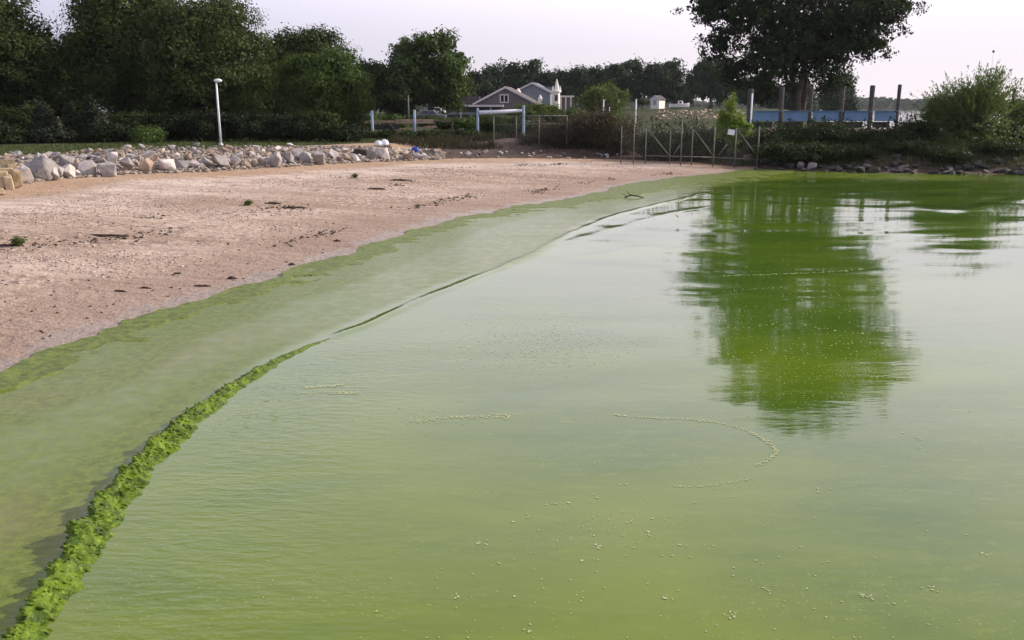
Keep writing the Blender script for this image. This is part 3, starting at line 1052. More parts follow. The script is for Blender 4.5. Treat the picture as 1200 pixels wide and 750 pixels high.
BOULDERS = [
    # px, centre row, width, height (photo pixels), stone, name, label
    (27, 206, 17, 20, 'pale', 'small pale pinkish boulder just right of the yellow limestone pile'),
    (45, 200, 32, 26, 'grey', 'big grey boulder with a shaded left flank, second right of the yellow pile'),
    (60, 205, 13, 17, 'grey', 'grey boulder leaning on the right side of the biggest grey boulder'),
    (68, 204, 11, 16, 'grey', 'upright grey boulder wedged before the small rounded pale boulder'),
    (79, 203, 15, 14, 'pale', 'small rounded pale boulder low in the front row under a blocky grey one'),
    (79, 191, 18, 14, 'grey', 'blocky grey boulder resting above the small rounded pale boulder'),
    (90, 196, 8, 17, 'tan', 'narrow upright tan slab between the blocky grey boulder and the squat grey one'),
    (102, 198, 25, 18, 'grey', 'squat wide grey boulder right of the narrow upright tan slab'),
    (125, 200, 21, 18, 'grey', 'cube shaped grey boulder low in front of the cream boulder'),
    (131, 187, 15, 15, 'pale', 'cream coloured boulder standing right above the cube shaped grey boulder'),
    (140, 183, 12, 11, 'tan', 'small tan slab tilted against the right of the cream boulder'),
    (146, 195, 16, 17, 'grey', 'dark mottled grey boulder left of the flat brown boulder'),
    (167, 195, 25, 15, 'brown', 'flat topped brown boulder, the widest brown one of the front row'),
    (171, 182, 22, 9, 'pale', 'long pale slab lying aslant behind the flat topped brown boulder'),
    (194, 195, 19, 16, 'pale', 'pale lilac grey boulder right of the flat topped brown boulder'),
    (210, 193, 16, 14, 'grey', 'grey boulder between the pale lilac grey one and the thin pale slab'),
    (226, 194, 15, 9, 'pale', 'thin pale slab lying low between two grey boulders left of the lamp post'),
    (241, 191, 16, 12, 'grey', 'grey boulder lying just left of the lamp post foot'),
    (256, 191, 22, 17, 'grey', 'large lavender grey boulder directly below the lamp post'),
    (275, 190, 16, 12, 'pale', 'pale boulder with a sunlit top just right of the one below the lamp post'),
    (289, 192, 10, 11, 'brown', 'little brown boulder low in the row right of the lamp post'),
    (298, 191, 9, 9, 'tan', 'little rounded tan boulder, smallest of the front row right of the lamp post'),
    (307, 190, 12, 12, 'grey', 'small plain grey boulder just left of the pointed lavender boulder'),
    (320, 189, 19, 18, 'grey', 'pointed lavender grey boulder with one bright right face'),
    (336, 186, 16, 15, 'grey', 'square grey boulder right of the pointed lavender boulder'),
    (348, 181, 13, 14, 'pale', 'upright pale grey boulder set high behind the square grey boulder'),
    (358, 185, 17, 14, 'grey', 'wide dull grey boulder left of the white streaked boulder'),
    (373, 187, 17, 16, 'grey', 'white streaked grey boulder low in the row left of the peach boulder'),
    (390, 182, 15, 12, 'pale', 'peach white boulder with a bright tilted top'),
    (405, 185, 13, 10, 'tan', 'tan boulder in the row right of the peach white boulder'),
    (417, 186, 11, 9, 'pale', 'low bright cream boulder under the dark grey boulder'),
    (424, 179, 24, 12, 'dark', 'dark grey boulder, darkest of the row, left of the white bags'),
    (436, 183, 13, 12, 'grey', 'grey boulder close below the white bags'),
    (449, 181, 20, 15, 'pale', 'pinkish pale boulder below and right of the white bags'),
    (463, 178, 9, 14, 'tan', 'upright tan boulder between the white bags and the blue bag'),
    (478, 184, 13, 9, 'brown', 'brown boulder lying left of the blue bag'),
    (490, 184, 12, 7, 'pale', 'pale tan flat stone right under the blue bag'),
    (503, 179, 16, 8, 'dark', 'low dark stone half buried right of the blue bag'),
]
MM = {'grey': 'rock_grey', 'pale': 'rock_pale', 'tan': 'rock_tan', 'brown': 'rock_brown', 'dark': 'rock_dark', 'yellow': 'rock_yellow'}


def put_rock(name, px, py, w, h, stone, label, group, bevel=0.045, depth=0.8, cat='boulder', expo=0.85, n=None):
    p = hit(px, py + h * 0.42)
    dist = math.sqrt(p[0] ** 2 + p[1] ** 2 + (EYE - p[2]) ** 2)
    k = dist / FPX
    sx, sz = w * k * 0.98, h * k * 1.06
    sy = depth * 0.5 * (sx + sz)
    m = hull_mesh(name, M[MM[stone]], (sx, sy, sz), n or random.randint(12, 17), random, bevel, expo)
    o = link(name, m, loc=(p[0], p[1] + sy * 0.32, p[2] + sz * 0.40))
    o.rotation_euler = (random.uniform(-.12, .12), random.uniform(-.12, .12), math.atan2(-p[0], p[1]) + random.uniform(-.3, .3))
    return tag(o, label, cat, group)


for (px, py, w, h, st, lb) in BOULDERS:
    put_rock('boulder', px, py, w, h, st, lb, 'boulders along the top of the beach')

# yellow stacked limestone at the left edge
for (px, py, w, h, lb) in (
        (3, 192, 30, 9, 'flat pale yellow slab on top of the limestone pile at the left edge'),
        (-2, 213, 22, 24, 'big yellow limestone block at the far left of the beach'),
        (11, 216, 10, 20, 'narrow yellow limestone block between two others of the pile'),
        (19, 212, 12, 26, 'cracked yellow limestone block at the right end of the pile'),
        (14, 198, 13, 9, 'small tan yellow chunk tucked under the flat slab of the left pile'),
        (0, 226, 12, 9, 'small yellow chunk fallen at the foot of the left pile'),
        (5, 203, 22, 10, 'yellow limestone block in the middle layer of the left pile')):
    put_rock('limestone_block', px - 2, py, w * .84, h * .8, 'yellow', lb, 'yellow limestone blocks at the left edge', 0.04, 0.9, 'stone block', .3, 30)

# small broken rock filling the bank above and between the boulders
hs = [hull_mesh('rubble', M[MM[s]], (1, 0.9, 0.75), 12, random, 0.04) for s in ('grey', 'pale', 'grey', 'tan', 'brown', 'grey', 'pale', 'grey')]
placed = 0
while placed < 285:
    px = random.uniform(-5, 515) if random.random() < 0.85 else random.uniform(495, 740)
    if px < 500:
        top = np.interp(px, [0, 100, 170, 420, 500], [184, 178, 172, 172, 178])
        bot = np.interp(px, [0, 60, 150, 250, 350, 420, 500], [218, 208, 202, 198, 193, 189, 187])
        py = top + (bot - top) * random.random() ** 1.15
    else:
        py = random.uniform(178, 187)
    p = hit(px, py, 20, 70, 900)
    s = random.uniform(0.2, 0.48) * (1.0 if px < 500 else 0.6)
    o = link('rubble_rock', random.choice(hs), loc=(p[0], p[1], p[2] + s * 0.2))
    o.scale = (s * random.uniform(0.8, 1.4), s, s * random.uniform(0.7, 1.1))
    o.rotation_euler = (random.uniform(-.4, .4), random.uniform(-.4, .4), random.uniform(0, 6.28))
    tag(o, 'small broken rock in the rubble bank at the top of the beach', 'rock', 'rubble along the top of the beach')
    placed += 1
# gravel between them
gv = [np.array([v.co[:] for v in h.vertices]) for h in [hull_mesh('g', M['rock_tan'], (1, 0.9, 0.7), 9, random, 0) for _ in range(5)]]
gf = []
for h in [m for m in bpy.data.meshes if m.name.startswith('g') and m.name[:2] in ('g', 'g.')]:
    h.calc_loop_triangles()
    gf.append(np.array([tr.vertices[:] for tr in h.loop_triangles]))


def scatter_stones(name, pts, sizes, mat, label):
    VV, FF, n = [], [], 0
    for (x, y, z), s in zip(pts, sizes):
        k = random.randrange(5)
        a = random.uniform(0, 6.28)
        R = np.array([[math.cos(a), -math.sin(a), 0], [math.sin(a), math.cos(a), 0], [0, 0, 1]])
        v = (gv[k] * s * np.array([random.uniform(.8, 1.4), 1, random.uniform(.6, 1)])) @ R.T + (x, y, z)
        VV.append(v)
        FF.append(gf[k] + n)
        n += len(v)
    m = mesh_np(name, np.concatenate(VV), np.concatenate(FF), [mat])
    return tag(link(name, m), label, 'stones', kind='stuff')


pts, siz = [], []
n = 6000
pxs = RNG.uniform(-10, 520, n)
for px in pxs:
    top = np.interp(px, [0, 100, 170, 420, 520], [184, 178, 172, 172, 179])
    bot = np.interp(px, [0, 60, 150, 250, 350, 420, 520], [220, 211, 205, 201, 195, 191, 187])
    d = ray(px, random.uniform(top, bot))
    tt = np.interp(px, [0, 500], [37, 52])
    p0 = hit(px, random.uniform(top, bot), 24, 62, 260)
    pts.append((p0[0], p0[1], p0[2] + 0.02))
    siz.append(random.uniform(0.08, 0.30))
scatter_stones('rubble_gravel', pts, siz, M['rubble_mix'], 'loose tan gravel filling the rubble bank between the boulders')

# pebbles over the beach
n = 90000
bx = RNG.uniform(-24, 9, n)
by = RNG.uniform(9, 47, n)
bd = poly_sd(bx, by, SHORE[::3])[0]
be = poly_sd(bx, by, FOOT[::3])[0]
dens = smooth(1.6, 3.6, bd) * smooth(-2.2, -4.5, be) * (0.04 + 1.1 * smooth(0.02, 0.42, fbm((bx * .87 - by * .5) * .22, (bx * .5 + by * .87) * .75, seed=91))) + 0.03 * (bd > 0.3)
dens = dens * smooth(0.2, 2.5, bd)
k = (RNG.random(n) < dens) & (bd > 0.25) & (be < -0.3)
bx, by = bx[k], by[k]
bz = Hq(bx, by)
scatter_stones('beach_pebbles', list(zip(bx, by, bz + 0.005)), list(RNG.uniform(0.024, 0.062, len(bx)) * RNG.uniform(0.6, 1.5, len(bx))), M['pebble'],
               'scattered pebbles and gravel lying on the pinkish sand')

# driftwood, twigs and weeds on the sand
DRIFT = [(345, 244, 26, 3, 'dark matted line of driftwood and weed on the middle of the beach'),
         (440, 222, 22, 3, 'thin dark strand of driftwood high on the beach toward the blue bag'),
         (470, 212, 26, 3, 'dark strand of driftwood on the beach nearest the rail fence'),
         (395, 283, 9, 4, 'short dark driftwood chunk lying on damp sand near the green edge'),
         (342, 311, 8, 4, 'small dark driftwood chunk at the edge of the pale damp fringe'),
         (272, 327, 11, 5, 'dark stubby driftwood lying just above the algae band'),
         (208, 321, 9, 3, 'dark driftwood sliver left of the stubby piece above the algae band'),
         (115, 277, 62, 3, 'long thin dark root lying across the sand right of the weed tuft'),
         (170, 338, 16, 3, 'dark driftwood strand on damp sand nearest the left algae band'),
         (235, 336, 18, 3, 'thin broken stick lying along the damp sand above the algae'),
         (320, 239, 18, 3, 'dark flattened clump of driftwood left of the middle weed line'),
         (140, 342, 14, 3, 'scrap of dark bark on the damp sand at left'),
         (0, 289, 36, 3, 'dark root end at the left edge of the beach beside the weed tuft')]
for (px, py, w, h, lb) in DRIFT:
    p = hit(px, py)
    k = math.hypot(p[0], p[1]) / FPX
    ln, th_ = w * k, max(h * k * 0.35, 0.012)
    mb = MB()
    for q in range(7 if w > 10 else 4):
        a = random.gauss(0, 0.25) if q else 0.0
        l2 = ln * (random.uniform(0.25, 0.7) if q else 1.0) * 0.5
        c = Vector((random.uniform(-.3, .3) * ln * (q > 0), random.gauss(0, 0.4) * th_ * (q > 0), th_ * 0.5))
        mb.tube([c + Vector((-l2 * math.cos(a), -l2 * math.sin(a), -0.01)), c + Vector((0, random.gauss(0, .3) * th_, th_ * .5)),
                 c + Vector((l2 * math.cos(a), l2 * math.sin(a), -0.01))], [th_ * .5, th_, th_ * .4], 6)
    o = mb.build('driftwood', M['driftwood'], None, True, loc=p)
    o.rotation_euler = (0, 0, random.uniform(-.1, .3))
    tag(o, lb, 'driftwood', 'dark driftwood scraps on the sand')
# scattered crumbs of dark wrack
mb_pts, mb_s = [], []
for _ in range(420):
    px, py = random.uniform(0, 620), random.uniform(205, 400)
    p = hit(px, py, 6, 70, 900)
    if poly_sd(p[0:1], p[1:2], SHORE[::4])[0][0] > 0.5:
        mb_pts.append((p[0], p[1], p[2] + 0.006))
        mb_s.append(random.uniform(0.02, 0.07))
for pts_ in ([(0, 291), (60, 287), (130, 280), (205, 272)], [(300, 247), (330, 242), (352, 247)], [(420, 224), (450, 220), (490, 212)], [(510, 198), (560, 196), (640, 193), (700, 190)],
              [(160, 342), (240, 330), (280, 325)], [(90, 262), (160, 256), (240, 250)], [(440, 252), (500, 240), (560, 228)], [(620, 226), (700, 212), (790, 203)], [(330, 285), (400, 270)]):
    P = resample([tuple(hit(*q)[:2]) for q in pts_], 0.022)
    for q in P:
        if random.random() < 1.6 * max(0.0, float(vnoise(q[0] * 1.3, q[1] * 1.3, seed=19)) + .12):
            xx, yv = q[0] + random.gauss(0, .14), q[1] + random.gauss(0, .30)
            mb_pts.append((xx, yv, Hs(xx, yv) + .008)); mb_s.append(random.uniform(.02, .06) * random.choice((1, 1, 1.4, 2.2)))
scatter_stones('wrack_crumbs', mb_pts, mb_s, M['driftwood'], 'dark crumbs of dried wrack strewn over the sand')

# twig standing in the shallows
p = gp(744, 232)
mb = MB()
mb.tube([(-.38, 0, .02), (-.15, .02, .10), (.1, 0, .07), (.42, .05, -.03)], [.018, .026, .024, .014], 7)
mb.tube([(-.15, .02, .10), (-.30, .05, .24)], [.016, .008], 6)
mb.tube([(-.3, 0, .05), (-.46, -.04, .16)], [.014, .007], 6)
o = mb.build('driftwood_branch', M['driftwood'], None, True, loc=(p[0], p[1], 0.0))
tag(o, 'dark forked branch sticking out of the green shallows near the far sand', 'branch')


# ------------------------------------------------------------------ leaves, trees, shrubs
def leaf_cards(C, size, rng, up=0.3, aspect=0.55, out=None):
    n = len(C)
    nrm = rng.normal(0, 1, (n, 3)) * 0.6
    nrm[:, 2] += up
    if out is not None:
        nrm += out
    nrm /= np.linalg.norm(nrm, axis=1)[:, None]
    a = np.cross(nrm, rng.normal(0, 1, (n, 3)))
    a /= np.linalg.norm(a, axis=1)[:, None]
    b = np.cross(nrm, a)
    s = (size * rng.uniform(0.6, 1.35, n))[:, None]
    fold = nrm * s * 0.12
    V = np.stack([C - a * s * .5, C + b * s * .5 * aspect + fold, C + a * s * .5, C - b * s * .5 * aspect + fold], 1)
    F = np.arange(n * 4).reshape(n, 4)
    return V.reshape(-1, 3), F


def lobes_for(h0, h1, w, d, rng, n=12, shape='oval'):
    """crown lobes as (centre, radii) about the trunk axis"""
    out = []
    hz = (h1 - h0) / 2
    cz = h0 + hz
    out.append((np.array([0, 0, cz]), np.array([w * .33, d * .33, hz * .75])))
    for i in range(n):
        a = 2 * math.pi * (i / n) * 1.618 * 2 + rng.uniform(-.3, .3)
        v = -0.85 + 1.75 * ((i + 0.5) / n)
        if shape == 'dome':
            rr = math.sqrt(max(0, 1 - max(v, -0.2) ** 2)) * (1.0 if v > -0.3 else 0.8)
        elif shape == 'vase':
            rr = math.sqrt(max(0, 1 - (v * .95 - 0.12) ** 2)) * (0.62 + 0.38 * smooth(-1, 0.2, v))
        else:
            rr = math.sqrt(max(0, 1 - v * v))
        k = rng.uniform(0.24, 0.36)
        rad = np.array([w * .5 * k * 1.5, d * .5 * k * 1.5, hz * k * 1.1])
        c = np.array([math.cos(a) * (w * .5 - rad[0] * .8) * rr, math.sin(a) * (d * .5 - rad[1] * .8) * rr, cz + v * (hz - rad[2] * .6)])
        out.append((c, rad))
    return out


def crown_mesh(name, lobes, nleaf, leaf, mat, rng, clump=0.45, per=70, fill=0.25, up=0.3, sag=0.0, edge=0.0, aspect=.55, inner=1.35):
    w = np.array([np.prod(r) ** (2 / 3) for _, r in lobes])
    w /= w.sum()
    nc = max(8, int(nleaf / per))
    li = rng.choice(len(lobes), nc, p=w)
    dirs = rng.normal(0, 1, (nc, 3))
    dirs /= np.linalg.norm(dirs, axis=1)[:, None]
    rr = 0.62 + 0.42 * rng.random(nc) ** 0.6 + edge * rng.random(nc) ** 4
    CC = np.array([lobes[i][0] for i in li]) + dirs * rr[:, None] * np.array([lobes[i][1] for i in li])
    ct = np.clip(rng.normal(0.5, 0.22, nc), 0, 1)
    nl = int(nleaf * (1 - fill))
    ci = rng.integers(0, nc, nl)
    P = CC[ci] + rng.normal(0, 1, (nl, 3)) * clump * np.array([0.62, 0.62, 0.42])
    P[:, 2] -= sag * rng.random(nl) ** 2
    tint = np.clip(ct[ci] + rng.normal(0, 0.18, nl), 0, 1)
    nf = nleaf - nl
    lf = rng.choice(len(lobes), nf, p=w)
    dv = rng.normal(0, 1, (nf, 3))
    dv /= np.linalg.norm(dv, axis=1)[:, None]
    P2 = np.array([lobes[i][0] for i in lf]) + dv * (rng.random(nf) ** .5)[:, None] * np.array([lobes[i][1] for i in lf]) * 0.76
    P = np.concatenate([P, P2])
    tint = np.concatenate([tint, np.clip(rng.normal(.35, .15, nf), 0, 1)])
    lc = np.array([c for c, _ in lobes])
    own = np.concatenate([0.6 * CC[ci] + 0.4 * lc[li[ci]], lc[lf]])
    out = P - own
    out /= np.linalg.norm(out, axis=1)[:, None] + 1e-6
    sz = np.full(len(P), leaf)
    sz[nl:] *= inner
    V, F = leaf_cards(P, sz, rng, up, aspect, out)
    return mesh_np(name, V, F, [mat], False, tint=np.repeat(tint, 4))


TREES = 0


def tree(name, label, x, y, h, w, base, leafmat, nleaf, leaf, trunk_r=0.25, bark='bark', d=None, shape='oval', n_lobes=13,
         clump=0.5, group=None, cat='tree', z=None, stems=1, sag=0.0, edge=0.0, limbs=True, per=70, fill=0.25, lobes=None, inner=1.35):
    """base: height of the crown's lower edge over the ground"""
    global TREES
    TREES += 1
    rng = np.random.default_rng(100 + TREES)
    z = Hs(x, y) if z is None else z
    root = empty(name, (x, y, z - 0.05))
    tag(root, label, cat, group)
    lb = lobes if lobes is not None else lobes_for(base, h, w, d or w, rng, n_lobes, shape)
    if limbs:
        for s in range(stems):
            mb = MB()
            a = 2 * math.pi * s / max(stems, 1) + rng.uniform(0, 1)
            off = Vector((math.cos(a), math.sin(a) * .6, 0)) * (trunk_r * 1.5 if stems > 1 else 0)
            hh = base + (h - base) * (0.62 if stems == 1 else 0.55)
            lean = Vector((math.cos(a), math.sin(a), 0)) * (0.10 * hh if stems > 1 else 0.02 * hh)
            pts = [off * (0.4 + .6 * q) + lean * q ** 1.3 + Vector((rng.normal(0, .02 * h * .3), rng.normal(0, .02 * h * .3), hh * q)) * 1.0 if q > 0
                   else off * .4 for q in np.linspace(0, 1, 7)]
            r0 = trunk_r / math.sqrt(stems) * 1.15
            mb.tube(pts, [r0 * (1.35 if i == 0 else 1.0 - 0.75 * q) for i, q in enumerate(np.linspace(0, 1, 7))], 9)
            mb.build('trunk', M[bark], root, True)
        big = sorted(lb[1:], key=lambda q: -np.prod(q[1]))[:7]
        for c, r in big:
            hz = min(max(base * .8, c[2] * 0.62), c[2])
            st = Vector((0, 0, hz))
            mid = st.lerp(Vector(c), 0.5) + Vector((0, 0, -0.03 * h))
            mb = MB()
            mb.tube([st, mid, Vector(c)], [trunk_r * .45, trunk_r * .3, trunk_r * .12], 6)
            mb.build('limb', M[bark], root, True)
    link('crown', crown_mesh('crown', lb, nleaf, leaf, L[leafmat], rng, clump, per, fill, 0.3, sag, edge, .55, inner), root)
    return root


def tree_px(name, label, px, toprow, Y, wpx, base, *a, **kw):
    p = at(px, toprow, Y)
    z = kw.pop('z', None)
    z = Hs(p[0], Y) if z is None else z
    return tree(name, label, p[0], Y, p[2] - z, wpx * Y / FPX, base, *a, z=z, **kw)


# the dark wood on the left
G1 = 'big trees behind the left lawn'
tree_px('broadleaf_tree', 'dark broadleaf tree at the far left edge with a branch reaching over the sky gap', -36, -20, 58, 172, 0.6, 'dark', 56000, .175, .35, n_lobes=17, clump=.48, group=G1, fill=.3, inner=1.9)
tree_px('broadleaf_tree', 'tall dark willow crowned tree left of centre in the wood, behind the conical cedars', 144, -34, 63, 158, 0.4, 'olive', 70000, .165, .4, n_lobes=22, clump=.5, group=G1, fill=.3, inner=1.9, sag=.9)
tree_px('broadleaf_tree', 'tall dark tree rising behind the lamp post', 230, -12, 62, 170, 0.4, 'olive', 66000, .165, .4, n_lobes=22, clump=.5, group=G1, fill=.3, inner=1.9, sag=.7)
tree_px('broadleaf_tree', 'dark tree of ragged top right of the lamp post', 350, 28, 72, 112, 0.8, 'dark', 36000, .19, .3, n_lobes=17, clump=.48, group=G1, fill=.3, inner=1.9)
tree_px('broadleaf_tree', 'lighter willow like tree hanging low beside the right end of the hedge', 378, 50, 61, 106, 0.2, 'mid', 40000, .165, .25, n_lobes=17, clump=.42, group=G1, sag=.7, fill=.3, inner=1.9)
tree_px('broadleaf_tree', 'dark tree filling the gap between the lamp post tree and the ragged topped one', 292, 66, 70, 100, 0.5, 'dark', 26000, .2, .3, n_lobes=14, clump=.48, group=G1, fill=.3, inner=1.9)
tree_px('broadleaf_tree', 'dark tree deep in the wood behind the sky gap at left', 52, 50, 76, 130, 0.5, 'dark', 24000, .22, .3, n_lobes=14, clump=.48, group=G1, fill=.3, inner=1.9)
tree_px('broadleaf_tree', 'dark understorey tree between the cedars and the lamp post', 180, 80, 68, 130, 0.2, 'dark', 24000, .2, .25, n_lobes=14, clump=.48, group=G1, fill=.3, inner=1.9)
G2 = 'conical cedars along the left hedge'
for (px, tr, wp, lb) in ((47, 112, 38, 'conical cedar, leftmost of the dark row in front of the wood'),
                         (82, 118, 30, 'narrow conical cedar in the middle of the dark row'),
                         (106, 112, 33, 'conical cedar, rightmost and tallest of the dark row')):
    p = at(px, tr, 52)
    z = Hs(p[0], 52)
    hgt = p[2] - z
    w = wp * 52 / FPX
    lbs = [(np.array([0, 0, hgt * q]), np.array([w * .5 * (1 - q) ** .75 + .05, w * .5 * (1 - q) ** .75 + .05, hgt * .14])) for q in np.linspace(.08, .92, 9)]
    tree('cedar_tree', lb, p[0], 52, hgt, w, .1, 'cedar', 9000, .13, .09, group=G2, z=z, lobes=lbs, clump=.16, per=40, fill=.3)


def shrub(name, label, px, toprow, Y, wpx, leafmat, nleaf, leaf, group=None, hmin=0.5, d=None, clump=.22, cat='shrub', n_lobes=9, stems=3, edge=.15, sag=0, z=None, shape='dome', fill=.3):
    p = at(px, toprow, Y)
    z = Hs(p[0], Y) if z is None else z
    h = max(p[2] - z, hmin)
    return tree(name, label, p[0], Y, h, wpx * Y / FPX, 0.04, leafmat, nleaf, leaf, 0.05, 'bark', d, shape, n_lobes, clump, group, cat, z,
                stems, sag, edge, True, 45, fill)


G3 = 'dark hedge shrubs below the wood'
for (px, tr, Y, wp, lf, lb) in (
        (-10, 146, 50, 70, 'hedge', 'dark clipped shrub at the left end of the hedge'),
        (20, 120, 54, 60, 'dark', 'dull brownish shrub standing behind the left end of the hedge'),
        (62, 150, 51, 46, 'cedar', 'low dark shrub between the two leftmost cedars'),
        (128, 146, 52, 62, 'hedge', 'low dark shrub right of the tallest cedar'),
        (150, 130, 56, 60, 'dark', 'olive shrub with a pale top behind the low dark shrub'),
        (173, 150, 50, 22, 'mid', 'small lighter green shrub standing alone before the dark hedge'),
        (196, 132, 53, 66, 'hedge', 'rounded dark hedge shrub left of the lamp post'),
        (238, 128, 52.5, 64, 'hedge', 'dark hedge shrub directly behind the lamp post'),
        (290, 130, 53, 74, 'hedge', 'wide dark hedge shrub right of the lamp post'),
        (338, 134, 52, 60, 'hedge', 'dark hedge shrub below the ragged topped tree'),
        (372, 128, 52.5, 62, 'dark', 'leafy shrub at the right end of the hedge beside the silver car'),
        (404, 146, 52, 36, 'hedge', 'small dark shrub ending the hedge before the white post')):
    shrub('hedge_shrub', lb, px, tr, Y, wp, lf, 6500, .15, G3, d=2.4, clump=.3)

G4 = 'trees behind the parking lot'
tree_px('broadleaf_tree', 'tall broad tree standing left of the grey gabled house', 503, 34, 100, 92, 1.2, 'mid', 17000, .33, .35, n_lobes=14, clump=.55, group=G4, fill=.3, inner=1.8)
tree_px('broadleaf_tree', 'lower dark tree left of the tall broad one, above the rail fence', 454, 68, 98, 80, 0.7, 'dark', 13000, .33, .3, n_lobes=12, clump=.55, group=G4, fill=.3, inner=1.8)
tree_px('broadleaf_tree', 'dark tree behind the willow like tree and above the silver car', 415, 70, 100, 54, 1.0, 'dark', 9000, .33, .3, n_lobes=10, clump=.5, group=G4, fill=.3, inner=1.8)
tree_px('broadleaf_tree', 'low dark tree between the tall broad tree and the house roof', 536, 88, 172, 46, 1.5, 'dark', 7000, .36, .3, n_lobes=10, clump=.5, group=G4, fill=.3, inner=1.8)
G5 = 'far trees beyond the houses'
for (px, tr, Y, wp, lf, lb) in (
        (566, 77, 205, 56, 'far', 'far tree showing left above the gable of the grey house'),
        (611, 67, 208, 66, 'far', 'tallest far tree, directly above the two houses'),
        (650, 81, 206, 54, 'far', 'far tree rising behind the white turret'),
        (684, 76, 206, 58, 'far', 'far tree right of the turret and behind the round willow'),
        (728, 68, 206, 66, 'far', 'broad far tree above the white shed'),
        (776, 69, 204, 56, 'far', 'far tree with a steep right side at the gap of sky'),
        (800, 96, 210, 30, 'far', 'small far tree in the notch before the tall cottonwood'),
        (836, 64, 200, 60, 'far', 'far tree half hidden by the left side of the tall cottonwood'),
        (880, 88, 205, 62, 'far', 'far tree directly behind the cottonwood trunk'),
        (930, 92, 205, 60, 'far', 'far tree behind the right side of the cottonwood trunk'),
        (984, 85, 190, 46, 'far', 'round far tree standing alone right of the cottonwood')):
    tree_px('far_tree', lb, px, tr, Y, wp, 0.8, lf, 6500, .62, .35, group=G5, n_lobes=11, clump=1.0, d=wp * Y / FPX * .7, per=45, fill=.35, inner=1.8)
tree_px('willow_tree', 'round bright green willow standing in front of the far trees', 706, 95, 128, 62, 0.4, 'bright', 9000, .34, .3, n_lobes=12, clump=.7, shape='dome', sag=.8)
tree_px('small_tree', 'small dark round tree on the far lawn beside the white shed', 753, 117, 174, 15, 1.0, 'dark', 1500, .34, .12, n_lobes=6, clump=.4)

# the tall cottonwood on the islet
ct_y = 73.0
cp = at(934, 125, ct_y)
czg = Hs(cp[0], ct_y)
LB = []
for (px, row, rpx, rrow) in ((935, 30, 62, 52), (870, 10, 52, 36), (905, 66, 46, 36), (958, 62, 40, 32), (1000, 20, 52, 30), (1030, 8, 34, 18),
                             (985, 46, 34, 24), (838, 4, 38, 22), (846, 48, 24, 20), (868, 80, 24, 22), (1045, 10, 20, 14), (1012, 52, 20, 14),
                             (930, -50, 72, 58), (1010, -50, 66, 50), (950, -115, 68, 48), (1040, -106, 66, 44), (1088, -112, 36, 26), (900, -100, 36, 36),
                             (990, -158, 44, 32), (970, -176, 26, 22), (1015, -150, 34, 26), (888, 104, 20, 14), (970, 96, 16, 14)):
    q = at(px, row, ct_y) - np.array((cp[0], ct_y, czg))
    k = ct_y / FPX
    LB.append((q + np.array((0, random.uniform(-2.2, 2.2), 0)), np.array((rpx * k, min(rpx * k, 4.2), rrow * k))))
tree('cottonwood_tree', 'tall dark cottonwood reaching out of the picture above the blue dock wall', cp[0], ct_y, 26.5, 18, 3.0, 'poplar', 80000, .26, .42,
     'bark', lobes=LB, stems=3, clump=.42, z=czg, edge=.3, per=60, fill=.22, inner=1.7)

# sapling in the gate
sp_ = hit(853, 188)
sz_ = sp_[2]
LB = []
for (px, row, rpx, rrow) in ((857, 122, 7, 12), (848, 138, 9, 9), (862, 142, 12, 12), (872, 152, 8, 7), (845, 152, 8, 9), (858, 160, 9, 8), (860, 172, 5, 7), (877, 147, 4, 4)):
    q = at(px, row, sp_[1]) - sp_
    k = sp_[1] / FPX
    LB.append((q, np.array((rpx * k, rpx * k * .8, rrow * k))))
tree('sapling', 'bright yellow green sapling growing through the fence gate', sp_[0], sp_[1], 3.6, 1.6, .9, 'sapling', 3600, .13, .028, lobes=LB, clump=.16, z=sz_,
     edge=.2, per=20, fill=.3)

# big willow shrub on the right bank and what grows along the bank
wy_ = 49.5
wp_ = at(1133, 200, wy_)
wz = Hs(wp_[0], wy_)
LB = []
for (px, row, rpx, rrow) in ((1132, 132, 30, 20), (1108, 128, 18, 14), (1156, 120, 17, 18), (1098, 136, 20, 12), (1168, 122, 12, 14),
                             (1130, 152, 46, 22), (1112, 168, 42, 22), (1160, 165, 42, 26), (1134, 112, 13, 12)):
    q = at(px, row, wy_) - np.array((wp_[0], wy_, wz))
    k = wy_ / FPX
    LB.append((q, np.array((rpx * k, rpx * k * .9, rrow * k))))
wroot = tree('willow_shrub', 'tall feathery willow shrub on the right bank standing against the pale sky', wp_[0], wy_, 5.6, 5, .3, 'willow', 15000, .15, .07, lobes=LB, clump=.2,
             z=wz, stems=5, edge=.2, per=26, fill=.25)


